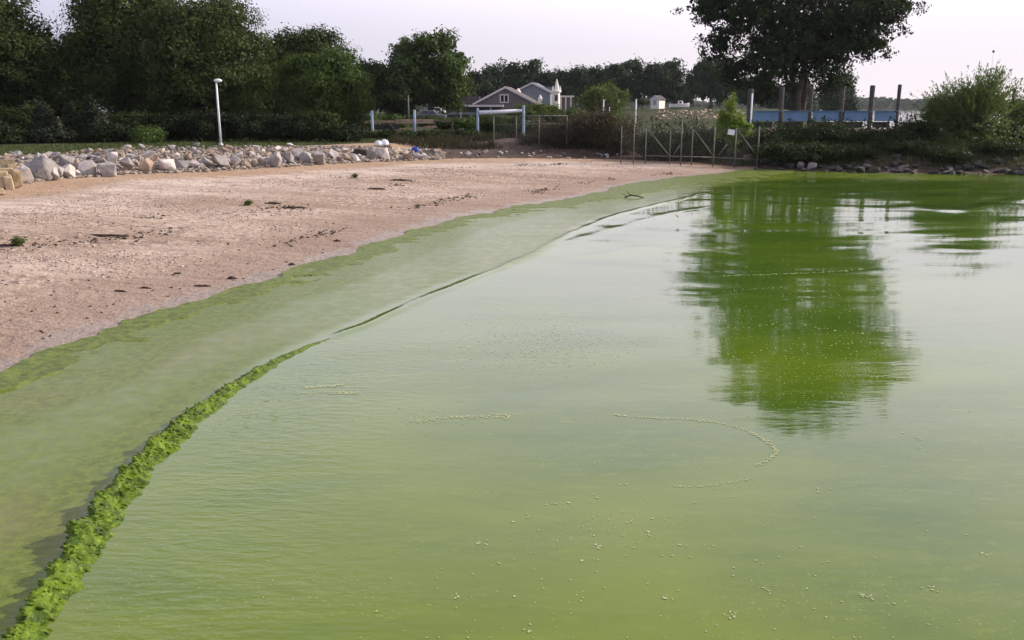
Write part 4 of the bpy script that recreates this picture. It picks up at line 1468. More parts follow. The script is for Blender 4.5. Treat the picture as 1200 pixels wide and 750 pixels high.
def sprays(root, base, ends, mat, leaf, rng, per=26, aspect=.28):
    """arching shoots with narrow leaves along their outer half"""
    P, D = [], []
    for e in ends:
        c = base + (e - base) * rng.uniform(.25, .45)
        t_ = rng.random(per) ** .7
        q = c + (e - c) * t_[:, None]
        q[:, 2] += .25 * np.sin(t_ * math.pi) * .4
        q += rng.normal(0, 1, (per, 3)) * (.03 + .07 * (1 - t_))[:, None]
        P.append(q)
        D.append(np.repeat(((e - c) / np.linalg.norm(e - c))[None], per, 0))
    P, D = np.concatenate(P), np.concatenate(D)
    a = D + rng.normal(0, .45, P.shape)
    a /= np.linalg.norm(a, axis=1)[:, None]
    b_ = np.cross(a, rng.normal(0, 1, P.shape))
    b_ /= np.linalg.norm(b_, axis=1)[:, None]
    s_ = (leaf * rng.uniform(.7, 1.4, len(P)))[:, None]
    V = np.stack([P - a * s_ * .5, P + b_ * s_ * .5 * aspect, P + a * s_ * .5, P - b_ * s_ * .5 * aspect], 1).reshape(-1, 3)
    m = mesh_np('shoots', V, np.arange(len(V)).reshape(-1, 4), [mat], False, tint=np.repeat(np.clip(rng.normal(.6, .2, len(P)), 0, 1), 4))
    return tag(link('shoots', m, root), kind='stuff')


rng = np.random.default_rng(77)
ends = []
for (px, row, spx, srow, n) in ((1105, 112, 10, 9, 46), (1132, 98, 12, 9, 60), (1160, 92, 10, 9, 50), (1168, 82, 5, 5, 26), (1092, 122, 6, 8, 26), (1180, 98, 7, 8, 30), (1088, 134, 6, 6, 22), (1150, 112, 22, 14, 80), (1120, 122, 22, 14, 70), (1164, 80, 4, 4, 14), (1112, 104, 8, 6, 24)):
    for _ in range(int(n * 1.5)):
        q = at(rng.normal(px, spx), rng.normal(row, srow), wy_) - np.array((wp_[0], wy_, wz))
        q[1] = rng.normal(0, .9)
        ends.append(q)
sprays(wroot, at(1135, 165, wy_) - np.array((wp_[0], wy_, wz)), ends, L['willow'], .15, rng, 30)
G6 = 'shrubs crowding the right bank'
BK = [(700, 128, 53.5, 62, 'brown', 'dull brownish shrub at the corner where the fence turns'),
      (660, 138, 54, 66, 'brown', 'dry brownish shrub behind the left chain link posts'),
      (733, 142, 52, 40, 'brown', 'dry olive shrub behind the first gate post'),
      (770, 150, 50.5, 50, 'bank', 'green shrub behind the left braced gate panel'),
      (812, 148, 51, 52, 'bank', 'dark green shrub behind the middle of the gates'),
      (842, 152, 52, 46, 'bank', 'dark shrub behind the bright sapling'),
      (888, 150, 50.5, 48, 'bank', 'dark green shrub at the right end of the fence'),
      (925, 148, 50.5, 56, 'bank', 'spreading shrub on the bank below the second blue panel'),
      (965, 146, 50, 58, 'bank', 'leafy dark shrub on the bank below the third blue panel'),
      (1004, 147, 50, 56, 'bank', 'thick dark shrub on the bank below the fourth blue panel'),
      (1040, 148, 49.5, 56, 'bank', 'dark shrub on the bank below the last blue panel'),
      (1075, 140, 50, 46, 'bank', 'dark shrub beside the glimpse of open lake'),
      (1192, 136, 50.5, 60, 'bank', 'dark green shrub at the right edge of the picture'),
      (1196, 108, 53, 34, 'willow', 'feathery shrub behind the timber post at the right edge'),
      (945, 166, 47.8, 54, 'bank', 'low dark shrub overhanging the rocks left of the middle of the bank'),
      (905, 164, 48.2, 44, 'bank', 'low shrub right beside the fence end, above the pale round rock'),
      (1000, 170, 47.4, 58, 'bank', 'low dark shrub overhanging the rocks in the middle of the bank'),
      (1056, 168, 46.8, 56, 'bank', 'low dark shrub over the waterline rocks left of the tall willow shrub'),
      (1108, 172, 46.2, 52, 'bank', 'low dark shrub over the waterline rocks under the tall willow shrub'),
      (1170, 168, 46, 70, 'bank', 'low dark shrub over the water at the right edge')]
for (px, tr, Y, wp, lf, lb) in BK:
    bs = shrub('bank_shrub', lb, px, tr + random.uniform(-2, 5), Y + random.uniform(-.5, .8), wp * random.uniform(.95, 1.3), lf, 6500, .12, G6, d=2.8, clump=.26, edge=.55, n_lobes=12)
    if tr < 155:
        bo = np.array(bs.location[:])
        k_ = Y / FPX
        hh_ = at(px, tr, Y)[2] - bo[2]
        en = [np.array((random.gauss(0, wp * .3 * k_), random.gauss(0, .6), hh_ * random.uniform(.8, 1.35))) for _ in range(26)]
        sprays(bs, np.array((0, 0, .1)), en, L[lf], .13, np.random.default_rng(int(px)), 20, .45)
shrub('garden_hedge', 'bright green garden hedge in front of the blue grey house', 630, 121, 128, 58, 'bright', 5000, .28, None, d=4, clump=.45, cat='hedge')
shrub('parking_shrub', 'dark low shrub beside the grey car under the house porch', 540, 140, 92, 26, 'dark', 3000, .22, None, d=2, clump=.3)
for (px, tr, Y, wp, lf, lb) in ((455, 134, 84, 44, 'mid', 'dark shrub under the low tree behind the rail fence'), (470, 131, 112, 40, 'dark', 'dark shrub far behind the grey pole under the trees'),
                                (535, 139, 76, 60, 'mid', 'green scrub behind the right end of the rail fence'), (425, 137, 80, 36, 'mid', 'green shrub before the silver car'),
                                (590, 142, 70, 60, 'mid', 'green scrub far behind the white crossbar frame'), (662, 130, 82, 60, 'mid', 'green shrub before the round willow'),
                                (610, 130, 118, 40, 'mid', 'green shrub on the lawn before the blue grey house'), (664, 126, 120, 44, 'mid', 'green shrub left of the round willow, below the porch posts'),
                                (575, 134, 110, 50, 'mid', 'green shrub below the gable window of the grey house'), (500, 137, 88, 40, 'dark', 'dark shrub hiding the right side of the grey car'),
                                (690, 128, 90, 50, 'brown', 'dry looking shrub in front of the round willow')):
    shrub('parking_shrub', lb, px, tr, Y, wp, lf, 4200, .2, 'scrub around the parking lot', d=2, clump=.35, edge=.4)
shrub('parking_shrub', 'dark scrub behind the white goal like frame', 590, 138, 64, 64, 'mid', 5200, .17, None, d=2, clump=.3)
shrub('parking_shrub', 'dark green scrub under the top rail of the chain link fence', 640, 142, 60, 50, 'dark', 4000, .16, None, d=2, clump=.3)


for (px, tr, wp, lb) in ((430, 154, 40, 'low dark scrub between the white blue post and the white bags'), (470, 156, 46, 'low dark scrub between the two pale posts'),
                         (515, 155, 50, 'low dark scrub right of the pale blue post'), (548, 152, 34, 'low dark scrub left of the white goal like frame')):
    shrub('parking_shrub', lb, px, tr, 57.0, wp, 'dark', 3600, .14, 'low scrub before the parking lot', d=1.4, clump=.22, edge=.4)


# grass and weeds
def blades(name, pts, hts, mat, label, w=.02, lean=.35):
    n = len(pts)
    P = np.array(pts)
    h = np.asarray(hts)[:, None]
    a = RNG.uniform(0, 6.28, n)
    side = np.stack([np.cos(a), np.sin(a), 0 * a], 1) * w
    tip = np.stack([RNG.normal(0, lean, n), RNG.normal(0, lean, n), np.ones(n)], 1) * h
    V = np.stack([P - side, P + side, P + tip * .55 + side * .7, P + tip, P + tip * .55 - side * .7], 1).reshape(-1, 3)
    F = np.arange(n * 5).reshape(n, 5)
    m = mesh_np(name, V, F, [mat], False, tint=np.repeat(np.clip(RNG.normal(.5, .25, n), 0, 1), 5))
    return tag(link(name, m), label, 'grass', kind='stuff')


def field(n, x0, x1, y0, y1, emin, emax):
    x, y = RNG.uniform(x0, x1, n), RNG.uniform(y0, y1, n)
    e = poly_sd(x, y, FOOT[::3])[0]
    k = (e > emin) & (e < emax)
    x, y = x[k], y[k]
    z = Hq(x, y)
    k = z > 0.1
    return np.stack([x[k], y[k], z[k] - .01], 1)


p = field(26000, -32, -5, 38, 58, 5.6, 16)
blades('lawn_grass', p, RNG.uniform(.05, .14, len(p)), L['grass'], 'short green grass of the lawn behind the rubble bank', .025)
p = field(34000, -7, 11, 46, 60, 3.4, 12)
p = p[fbm(p[:, 0] * .5, p[:, 1] * .5, seed=17) > -0.25]
blades('tall_weeds', p, RNG.uniform(.12, .5, len(p)), L['drygrass'], 'tall dull weeds on the slope behind the sand', .018)
p = field(16000, 10, 30, 42, 56, .6, 12)
blades('bank_grass', p, RNG.uniform(.15, .55, len(p)), L['grass'], 'rough grass between the shrubs of the right bank', .02)
# two green weeds and small clumps on the sand
for (px, py, s, lb) in ((23, 289, .24, 'green weed tuft on the sand at the left beside a dark root'), (291, 241, .20, 'small dark green weed tuft in the middle of the beach'),
                        (416, 209, .20, 'small dark weed standing on the pale upper sand')):
    p = hit(px, py)
    root = empty('weed_plant', p)
    tag(root, lb, 'plant', 'weeds growing on the sand')
    rng = np.random.default_rng(int(px))
    mb = MB()
    for q in range(6):
        a = rng.uniform(0, 6.28)
        mb.tube([(0, 0, -.02), (math.cos(a) * s * .3, math.sin(a) * s * .3, s * .4), (math.cos(a) * s * .5, math.sin(a) * s * .5, s * .6)], [.008, .006, .004], 5)
    mb.build('stem', M['bark'], root)
    link('foliage', crown_mesh('foliage', [(np.array([0, 0, s * .45]), np.array([s * .5, s * .5, s * .4]))], 320, .05, L['bright'], rng, .06, 12, .2), root)

# dark stones at the foot of the right bank
GR = 'dark stones along the foot of the right bank'
put_rock('bank_rock', 898, 188, 15, 11, 'grey', 'rounded grey rock at the right end of the fence, biggest of the bank foot', GR, .06, .9, 'rock')
put_rock('bank_rock', 878, 184, 14, 9, 'brown', 'brown rock inside the last gate panel by the fence end', GR, .06, .9, 'rock')
put_rock('bank_rock', 952, 196, 12, 8, 'grey', 'pale grey rock at the waterline left of the middle of the bank', GR, .06, .9, 'rock')
put_rock('bank_rock', 938, 194, 12, 9, 'grey', 'grey tilted rock at the waterline below the second blue panel', GR, .06, .9, 'rock')
hd = [hull_mesh('bank_rock', M[q], (1, .9, .7), 14, random, .06) for q in ('rock_dark', 'rock_dark', 'rock_dark', 'rock_dark')]
for i in range(120):
    px = random.uniform(868, 1215)
    wl = np.interp(px, [868, 890, 960, 1040, 1200], [200, 199, 201, 203, 205])
    py = wl - random.random() ** 1.6 * 17 + .5
    p = hit(px, py, 30, 60, 900)
    s = random.uniform(.2, .62)
    o = link('bank_rock', random.choice(hd), loc=(p[0], p[1], max(p[2], -.1) + s * .16))
    o.scale = (s * random.uniform(.9, 1.4), s, s * random.uniform(.7, 1.1))
    o.rotation_euler = (random.uniform(-.3, .3), random.uniform(-.3, .3), random.uniform(0, 6.28))
    tag(o, 'dark weathered stone among the others at the foot of the right bank', 'rock', GR)

# far wooded shore across the lake
n = 14000
fx_ = RNG.uniform(-150, 900, n)
fyy = RNG.uniform(905, 960, n)
top = 10.5 + 3.0 * vnoise(fx_ * .02, fx_ * 0, seed=5) + 1.8 * vnoise(fx_ * .09, fx_ * 0, seed=6)
fzz = top * RNG.random(n) ** .6
Vf, Ff = leaf_cards(np.stack([fx_, fyy, fzz], 1), np.full(n, 4.2), RNG, .2, .8)
m = mesh_np('far_woods', Vf, Ff, [L['far']], tint=np.repeat(RNG.random(n), 4))
tag(link('far_woods', m), 'distant hazy wooded shore across the open lake', 'woods', kind='stuff')
gx = np.linspace(-400, 1800, 90)
gyv = np.array([897, 905, 930, 990, 1400])
hx = np.array([-0.8, .6, 5, 6.5, 7.0])
A, B = np.meshgrid(gx, gyv)
C_ = np.repeat(hx[:, None], len(gx), 1) * (1 + .25 * vnoise(A * .01, B * .01, seed=9))
tag(link('far_shore', mesh_np('far_shore', np.stack([A.ravel(), B.ravel(), C_.ravel()], 1), grid_faces(len(gyv), len(gx)), [M['lawn']], True,
                              col={'foot': np.full(A.size, 20.0)})), kind='structure')

# ------------------------------------------------------------------ lamp post
p = hit(259, 171)
tp = at(253.6, 97, p[1])
hL = tp[2] - p[2]
root = empty('lamp_post', p)
tag(root, 'white lamp post with a single short arm lamp standing on the lawn above the boulders', 'lamp post')
mb = MB(); mb.tube([(0, 0, -.1), (0, 0, .12)], .11, 12); mb.build('base', M['white_paint'], root)
mb = MB(); mb.tube([(0, 0, 0), (0, 0, hL * .55), (0, 0, hL)], [.060, .052, .044], 14); mb.build('pole', M['white_paint'], root, True)
mb = MB(); mb.tube([(0, 0, hL - .06), (.02, 0, hL + .03), (.12, 0, hL + .07)], [.045, .04, .035], 8); mb.build('arm', M['white_paint'], root, True)
mb = MB()
prof = []
for (z_, rx, ry) in ((-.07, .14, .10), (-.04, .20, .13), (.02, .22, .14), (.07, .16, .11), (.10, .06, .05)):
    prof.append([(math.cos(2 * math.pi * k / 14) * rx, math.sin(2 * math.pi * k / 14) * ry, z_) for k in range(14)])
mb.add([v for r in prof for v in r], [(i * 14 + k, i * 14 + (k + 1) % 14, (i + 1) * 14 + (k + 1) % 14, (i + 1) * 14 + k) for i in range(4) for k in range(14)]
       + [tuple(range(14))[::-1], tuple(56 + k for k in range(14))])
hd_ = mb.build('lamp_head', M['white_paint'], root, True, loc=(.09, 0, hL + .10))
mb = MB(); mb.tube([(0, 0, -.09), (0, 0, -.07)], [.08, .12], 12); mb.build('lens', M['trim'], hd_, True)

# ------------------------------------------------------------------ bags on the rocks
def bag(name, label, px, py, wpx, hpx, mat, seed, group=None):
    p = hit(px, py + hpx * .4)
    k = p[1] / FPX
    rng = np.random.default_rng(seed)
    bm = bmesh.new()
    bmesh.ops.create_icosphere(bm, subdivisions=3, radius=.5)
    for v in bm.verts:
        c = v.co
        n = float(fbm(np.array([c.x * 4 + seed]), np.array([c.y * 4]), np.array([c.z * 4]), 3, seed)[0])
        c *= 1 + .22 * n
        if c.z < -.25:
            c.z = -.25 + (c.z + .25) * .2
    m = bpy.data.meshes.new('bag')
    bm.to_mesh(m); bm.free()
    for q in m.polygons:
        q.use_smooth = True
    m.materials.append(mat)
    root = link(name, m, loc=(p[0], p[1] - .1, p[2] + hpx * k * .45))
    root.scale = (wpx * k, wpx * k * .8, hpx * k * 0.95)
    mb = MB(); mb.tube([(.1, -.1, .30), (.14, -.12, .44), (.22, -.1, .48)], [.08, .05, .10], 8)
    mb.build('tied_top', mat, root, True)
    return tag(root, label, 'bag', group)


bag('plastic_bag', 'crumpled white plastic bag lying on top of the rocks, left of a pair', 443.5, 169, 8, 8, M['bag_white'], 3, 'white bags on the rocks')
bag('plastic_bag', 'larger crumpled white plastic bag on top of the rocks, right of a pair', 450.5, 168.5, 10, 9, M['bag_white'], 8, 'white bags on the rocks')
bag('plastic_bag', 'bright blue plastic bag lying behind the low pale stone at the end of the boulders', 487, 177, 9, 9, M['bag_blue'], 5)


# ------------------------------------------------------------------ posts, rails and fences
def upright(name, label, px, r0, r1, Y, wpx, mat, cat='post', group=None, cap=True, square=False):
    b, tpt = at(px, r1, Y), at(px, r0, Y)
    z0 = min(Hs(b[0], Y), b[2])
    root = empty(name, (b[0], Y, z0 - .1))
    tag(root, label, cat, group)
    hh = tpt[2] - z0 + .1
    r = wpx * Y / FPX / 2
    mb = MB()
    if square:
        mb.box((0, 0, hh / 2), (2 * r, 2 * r, hh))
    else:
        mb.tube([(0, 0, 0), (0, 0, hh * .5), (0, 0, hh)], [r * 1.04, r, r * .97], 12)
    mb.build('shaft', mat, root, not square)
    if cap:
        mb = MB(); mb.tube([(0, 0, hh), (0, 0, hh + r * .5), (0, 0, hh + r * .8)], [r * 1.1, r * 1.0, r * .4], 12)
        mb.build('cap', mat, root)
    return root


upright('mooring_post', 'white blue post standing above the white bags', 437, 131, 164, 58, 3.2, M['pale_blue_paint'], group='pale posts by the rail fence')
upright('mooring_post', 'pale blue post standing alone above the blue bag', 486.5, 130, 163, 58, 3.0, M['pale_blue_paint'], group='pale posts by the rail fence')
# white frame
fl_, fr_ = at(560, 160, 58), at(613.5, 158, 58)
root = empty('beam_gate', (fl_[0], 58, Hs(fl_[0], 58) - .1))
tag(root, 'white painted frame of two posts and a thick slightly tilted crossbar', 'frame')
bx0 = Vector((0, 0, 0)); wdt = fr_[0] - fl_[0]
topL, topR = at(560, 128, 58)[2] - root.location.z, at(613.5, 124.5, 58)[2] - root.location.z
for xx, tz in ((0, topL), (wdt, topR)):
    mb = MB(); mb.tube([(xx, 0, 0), (xx, 0, tz)], .085, 12); mb.tube([(xx, 0, tz), (xx, 0, tz + .05)], [.095, .05], 12)
    mb.build('post', M['pale_blue_paint'], root, False)
zl, zr = at(562, 132, 58)[2] - root.location.z, at(612, 129.5, 58)[2] - root.location.z
mb = MB(); mb.tube([(.09, 0, zl), (wdt * .5, 0, (zl + zr) / 2 - .02), (wdt - .09, 0, zr)], [.135, .125, .095], 12)
mb.build('crossbar', M['white_paint'], root, True)

# low wooden rail fence beside the lot
Yr = 66.0
root = empty('rail_fence', (at(415, 145, Yr)[0], Yr, 1.1))
tag(root, 'low weathered wooden rail fence beside the parking lot', 'fence')
for row, x0, x1, th_, mt in ((143, 424, 462, .14, 'wood_rail'), (142.5, 463, 508, .22, 'wood_rail'), (152, 455, 484, .13, 'wood_rail'), (151, 425, 448, .10, 'wood_dark'),
                             (149, 497, 512, .11, 'wood_rail'), (154, 486, 530, .08, 'wood_dark'), (141.5, 509, 530, .10, 'wood_dark')):
    a, b = at(x0, row, Yr), at(x1, row - .4, Yr)
    o = Vector(root.location)
    mb = MB(); mb.box(((a[0] + b[0]) / 2 - o.x, 0, (a[2] + b[2]) / 2 - o.z), (b[0] - a[0], .11, th_ * 1.45))
    mb.build('rail', M[mt], root, bevel=.012)
for px in (424, 443, 462.5, 485, 508.5, 530):
    a = at(px, 140, Yr); zb = Hs(a[0], Yr) - .1
    mb = MB(); mb.box((a[0] - root.location.x, .12, (a[2] + zb) / 2 - root.location.z), (.14, .14, a[2] - zb))
    mb.build('post', M['wood_dark'], root, bevel=.012)

# dark utility trailer behind the white bags
p = at(452, 163, 62)
root = empty('utility_trailer', (p[0], 62, Hs(p[0], 62)))
tag(root, 'small dark trailer with a curved wheel fender parked behind the white bags', 'trailer')
mb = MB(); mb.box((0, 0, .52), (1.9, 1.1, .07)); mb.box((0, -.53, .66), (1.9, .05, .22)); mb.box((0, .53, .66), (1.9, .05, .22)); mb.build('bed', M['dark_timber'], root)
mb = MB(); mb.box((-1.3, 0, .46), (.9, .08, .08)); mb.tube([(-1.6, 0, 0), (-1.6, 0, .46)], .03, 8); mb.build('tongue', M['dark_timber'], root)
for sy in (-.68, .68):
    mb = MB(); mb.tube([(.25, sy - .09, .34), (.25, sy + .09, .34)], .33, 20); w_ = mb.build('wheel', M['rubber'], root)
    mb = MB(); mb.tube([(.25, sy - .095, .34), (.25, sy + .095, .34)], .17, 14); mb.build('rim', M['galv'], w_)
    arc_ = [(.25 + math.cos(a) * .43, 0, .34 + math.sin(a) * .43) for a in np.linspace(.15, math.pi - .15, 12)]
    mb = MB()
    Vv = [(x, sy + o, z) for x, _, z in arc_ for o in (-.13, .13)] + [(x * 1 + (x - .25) * .06, sy + o, z + (z - .34) * .06) for x, _, z in arc_ for o in (-.13, .13)]
    Fq = []
    for i in range(11):
        a = 2 * i
        Fq += [(a, a + 1, a + 3, a + 2), (a + 24, a + 26, a + 27, a + 25), (a, a + 2, a + 26, a + 24), (a + 1, a + 25, a + 27, a + 3)]
    Fq += [(0, 24, 25, 1), (22, 23, 47, 46)]
    mb.add(Vv, Fq); mb.build('fender', M['galv'], root, True)


def wire_net(x0, x1, z0, z1, step=.16, r=.0028):
    mb = MB()
    w, h = x1 - x0, z1 - z0
    n = int((w + h) / step)
    for i in range(n):
        o = i * step
        for s in (0, 1):
            ax, az = o, 0.0
            bx_, bz_ = o - h, h
            if ax > w: az += ax - w; ax = w
            if bx_ < 0: bz_ += bx_; bx_ = 0
            if bz_ <= az: continue
            if s: ax, bx_ = w - ax, w - bx_
            mb.tube([(x0 + ax, .0, z0 + az), (x0 + bx_, .0, z0 + bz_)], r, 3, False)
    return mb


# chain-link fence on the left half
Yf = 53.5
root = empty('chain_link_fence', (at(578, 170, Yf)[0], Yf, .9))
tag(root, 'rusty grey chain link fence with a top rail behind the sand', 'fence')
o = Vector(root.location)
pxs_ = [578.5, 605, 632, 664.5]
for px in pxs_:
    a = at(px, 136, Yf); zb = Hs(a[0], Yf) - .15
    mb = MB(); mb.tube([(a[0] - o.x, 0, zb - o.z), (a[0] - o.x, 0, a[2] - o.z)], .036, 8); mb.build('post', M['galv'], root, True)
a, b = at(578.5, 136.5, Yf), at(664.5, 135.5, Yf)
mb = MB(); mb.tube([(a[0] - o.x, 0, a[2] - o.z), (b[0] - o.x, 0, b[2] - o.z)], .024, 8); mb.build('top_rail', M['galv'], root, True)
a, b = at(578.5, 146, Yf), at(664.5, 145, Yf)
mb = MB(); mb.tube([(a[0] - o.x, 0, a[2] - o.z), (b[0] - o.x, 0, b[2] - o.z)], .02, 8); mb.build('middle_rail', M['wire'], root, True)
nt_ = wire_net(0, b[0] - o.x, .12, at(600, 137, Yf)[2] - o.z - .03)
tag(nt_.build('wire_net', M['wire'], root), kind='stuff')

# gates with diagonal braces
Yg = 47.6
root = empty('chain_link_gate', (at(728, 186, Yg)[0], Yg, .2))
tag(root, 'row of grey chain link gate panels with diagonal braces at the end of the sand', 'gate')
o = Vector(root.location)
for px, r0, r1, wpx in ((728.7, 148, 183, 1.8), (743.5, 146, 185, 2.0), (757.5, 150, 184, 2.2), (786, 152, 184, 1.8), (800, 134, 188, 2.4), (812, 151, 185, 2.2),
                        (838, 149, 185, 2.6), (863, 150, 187, 2.6), (890, 148, 189, 2.6)):
    a = at(px, r0, Yg); zb = min(Hs(a[0], Yg), at(px, r1, Yg)[2]) - .12
    mb = MB(); mb.tube([(a[0] - o.x, 0, zb - o.z), (a[0] - o.x, 0, a[2] - o.z)], wpx * .62 * Yg / FPX / 2, 8); mb.build('post', M['galv'], root, True)
for x0, r0, x1, r1 in ((760, 152, 784, 182), (813.5, 152, 836, 183), (865, 153, 887.5, 184), (842, 182, 852, 169), (790, 180, 797, 170)):
    a, b = at(x0, r0, Yg), at(x1, r1, Yg)
    mb = MB(); mb.tube([(a[0] - o.x, .0, a[2] - o.z), (b[0] - o.x, .0, b[2] - o.z)], .027, 8); mb.build('brace', M['galv'], root, True)
for x0, r0, x1, r1 in ((757.5, 182.5, 838, 184.5), (838, 184.5, 890, 187)):
    a, b = at(x0, r0, Yg), at(x1, r1, Yg)
    mb = MB(); mb.tube([(a[0] - o.x, .06, a[2] - o.z), (b[0] - o.x, .06, b[2] - o.z)], .025, 8); mb.build('bottom_rail', M['galv'], root, True)
b = at(889, 150, Yg)
nt_ = wire_net(.05, b[0] - o.x, .05, b[2] - o.z)
tag(nt_.build('wire_net', M['wire'], root), kind='stuff')
p = at(857, 155, Yg - .1)
root = empty('small_sign', (p[0], p[1], p[2]))
tag(root, 'small blank pale plate hanging on the gate before the sapling', 'sign')
mb = MB(); mb.box((0, 0, 0), (.36, .012, .27), M=Matrix.Rotation(.15, 4, 'Y')); mb.build('plate', M['white_paint'], root, bevel=.004)
mb = MB(); mb.tube([(-.12, .01, .12), (-.12, .06, .15)], .008, 6); mb.tube([(.12, .01, .10), (.12, .06, .13)], .008, 6); mb.build('wire_tie', M['wire'], root)

# ------------------------------------------------------------------ blue dock wall and pilings
Yd = 62.0
root = empty('dock_wall', (at(880, 130, Yd)[0], Yd, 0))
tag(root, 'long faded blue dock wall of five panels between timber pilings', 'dock wall')
o = Vector(root.location)
PIL = [(880.5, 104, 6.0), (917, 102, 5.0), (951, 103, 4.6), (988, 105, 5.2), (1023.5, 100, 5.4), (1055, 99, 4.0)]
zt, zb = at(900, 130.5, Yd)[2], at(900, 142, Yd)[2]
for (p0, _, _), (p1, _, _) in zip(PIL[:-1], PIL[1:]):
    a, b = at(p0 + 2.0, 130, Yd)[0] - o.x, at(p1 - 2.0, 130, Yd)[0] - o.x
    mb = MB(); mb.box(((a + b) / 2, 0, (zt + zb) / 2), (b - a, .07, zt - zb)); pn = mb.build('panel', M['blue'], root, bevel=.01)
    mb = MB(); mb.box(((a + b) / 2, -.06, zt + .022), (b - a, .16, .04)); mb.build('cap_rail', M['blue'], pn)
    mb = MB(); mb.box(((a + b) / 2 - .2, .3, zb - .25), (b - a - .55, .3, .40)); mb.build('beam', M['dark_timber'], root, bevel=.01)
PL = ['blunt timber piling at the left end of the blue dock wall', 'second timber piling from the left in front of the cottonwood trunk',
      'third timber piling right of the cottonwood trunk', 'timber piling in front of the lone round far tree',
      'tall tapered timber piling standing against the sky', 'slim timber piling at the right end of the blue wall against the sky']
for (px, tr, wpx), lb in zip(PIL, PL):
    a = at(px, tr, Yd)
    r = wpx * Yd / FPX / 2
    root = empty('piling', (a[0], Yd + .02, -1.0))
    tag(root, lb, 'piling', 'timber pilings of the blue dock wall')
    hh = a[2] + 1.0
    lean = random.uniform(-.03, .03)
    mb = MB(); mb.tube([(0, 0, 0), (lean * .5, 0, hh * .5), (lean, 0, hh - .05), (lean, 0, hh)], [r * .86, r * .9, r * 1.06, r * .96], 14)
    mb.build('shaft', M['piling'], root, True)
    mb = MB(); mb.tube([(0, 0, at(px, 142, Yd)[2] + .85), (0, 0, at(px, 142, Yd)[2] + 1.0)], r * 1.14, 14); mb.build('collar', M['dark_timber'], root)
upright('white_pipe', 'thin white pipe leaning by the left end piling', 880, 110, 138, 61.5, 1.8, M['white_paint'], 'pipe', None, True)
upright('timber_post', 'dark timber post behind the willow shrub at the right edge', 1183, 105, 150, 54, 3.6, M['piling'], 'post')

# things on the far side of the channel
upright('dock_pole', 'white dock pole on the far lawn beside the small dark tree', 745, 117, 134, 150, 1.5, M['white_paint'], 'pole', 'thin poles on the far side')
upright('dock_pole', 'thin brown pole standing before the far trees right of the shed', 814, 111, 134, 150, 1.1, M['wood_dark'], 'pole', 'thin poles on the far side')
upright('dock_pole', 'white leaning stake in front of the round willow', 707, 117, 136, 100, 1.3, M['white_paint'], 'pole', 'thin poles on the far side')
upright('dock_pole', 'short white stake right of the leaning stake before the round willow', 714, 126, 137, 100, 1.0, M['white_paint'], 'pole', 'thin poles on the far side')
upright('utility_pole', 'grey pole under the trees above the rail fence', 479, 112, 139, 92, 1.6, M['galv'], 'pole')
upright('utility_pole', 'grey pole under the trees above the silver car', 417, 115, 136, 92, 1.6, M['galv'], 'pole')

def gable_house(name, label, c, rz, w, d, eave, peak, wall, roof, gable_mat, over=.35, cat='house', window=None):
    root = empty(name, (c[0], c[1], c[2]), rz)
    tag(root, label, cat)
    mb = MB()
    mb.prism([(-w / 2, -d / 2, -.5), (w / 2, -d / 2, -.5), (w / 2, -d / 2, eave), (0, -d / 2, peak), (-w / 2, -d / 2, eave)], (0, 0, 0), (0, d, 0))
    mb.build('wall', wall, root)
    sl = math.atan2(peak - eave, w / 2)
    for s in (-1, 1):
        th_ = .18
        ex = w / 2 + over
        ez = eave - over * math.tan(sl)
        mb = MB()
        mb.prism([(0, -d / 2 - over, peak + .03), (s * ex, -d / 2 - over, ez + .03), (s * ex, -d / 2 - over, ez + th_ + .03), (0, -d / 2 - over, peak + th_ + .03)], (0, 0, 0), (0, d + 2 * over, 0))
        mb.build('roof_slope', roof, root)
        mb = MB()
        mb.prism([(0, -d / 2 - over - .05, peak - .12), (s * (ex + .03), -d / 2 - over - .05, ez - .12), (s * (ex + .03), -d / 2 - over - .05, ez + .22), (0, -d / 2 - over - .05, peak + .22)], (0, 0, 0), (0, .045, 0))
        mb.build('barge_board', M['trim'], root)
    if window:
        wx, wz, ww, wh = window
        mb = MB()
        for q in (-1, 1):
            mb.box((wx + q * (ww / 2 + .08), -d / 2 - .05, wz), (.18, .1, wh + .34)); mb.box((wx, -d / 2 - .05, wz + q * (wh / 2 + .08)), (ww - .02, .1, .18))
        mb.box((wx, -d / 2 - .045, wz), (.16, .09, wh - .02))
        wf = mb.build('window', M['trim'], root)
        for q in (-1, 1):
            mb = MB(); mb.box((wx + q * (ww / 4 + .04), -d / 2 - .02, wz), (ww / 2 - .09, .04, wh)); mb.build('pane', M['glass'], wf)
    return root


Yh = 150.0
k = Yh / FPX
gz = Hs(-3, Yh)
c = at(585, 122, Yh)
h1 = gable_house('gabled_house', 'grey brown gabled house with a small white trimmed window and a low porch wing', (c[0] + 1.5, Yh + 5, gz), math.radians(-6), 10.2, 9, c[2] - gz + .05,
                 at(585, 102.5, Yh)[2] - gz, M['siding_grey'], M['roof_tan'], None, window=(-.2, at(580, 115.5, Yh)[2] - gz, 1.15, 1.05))
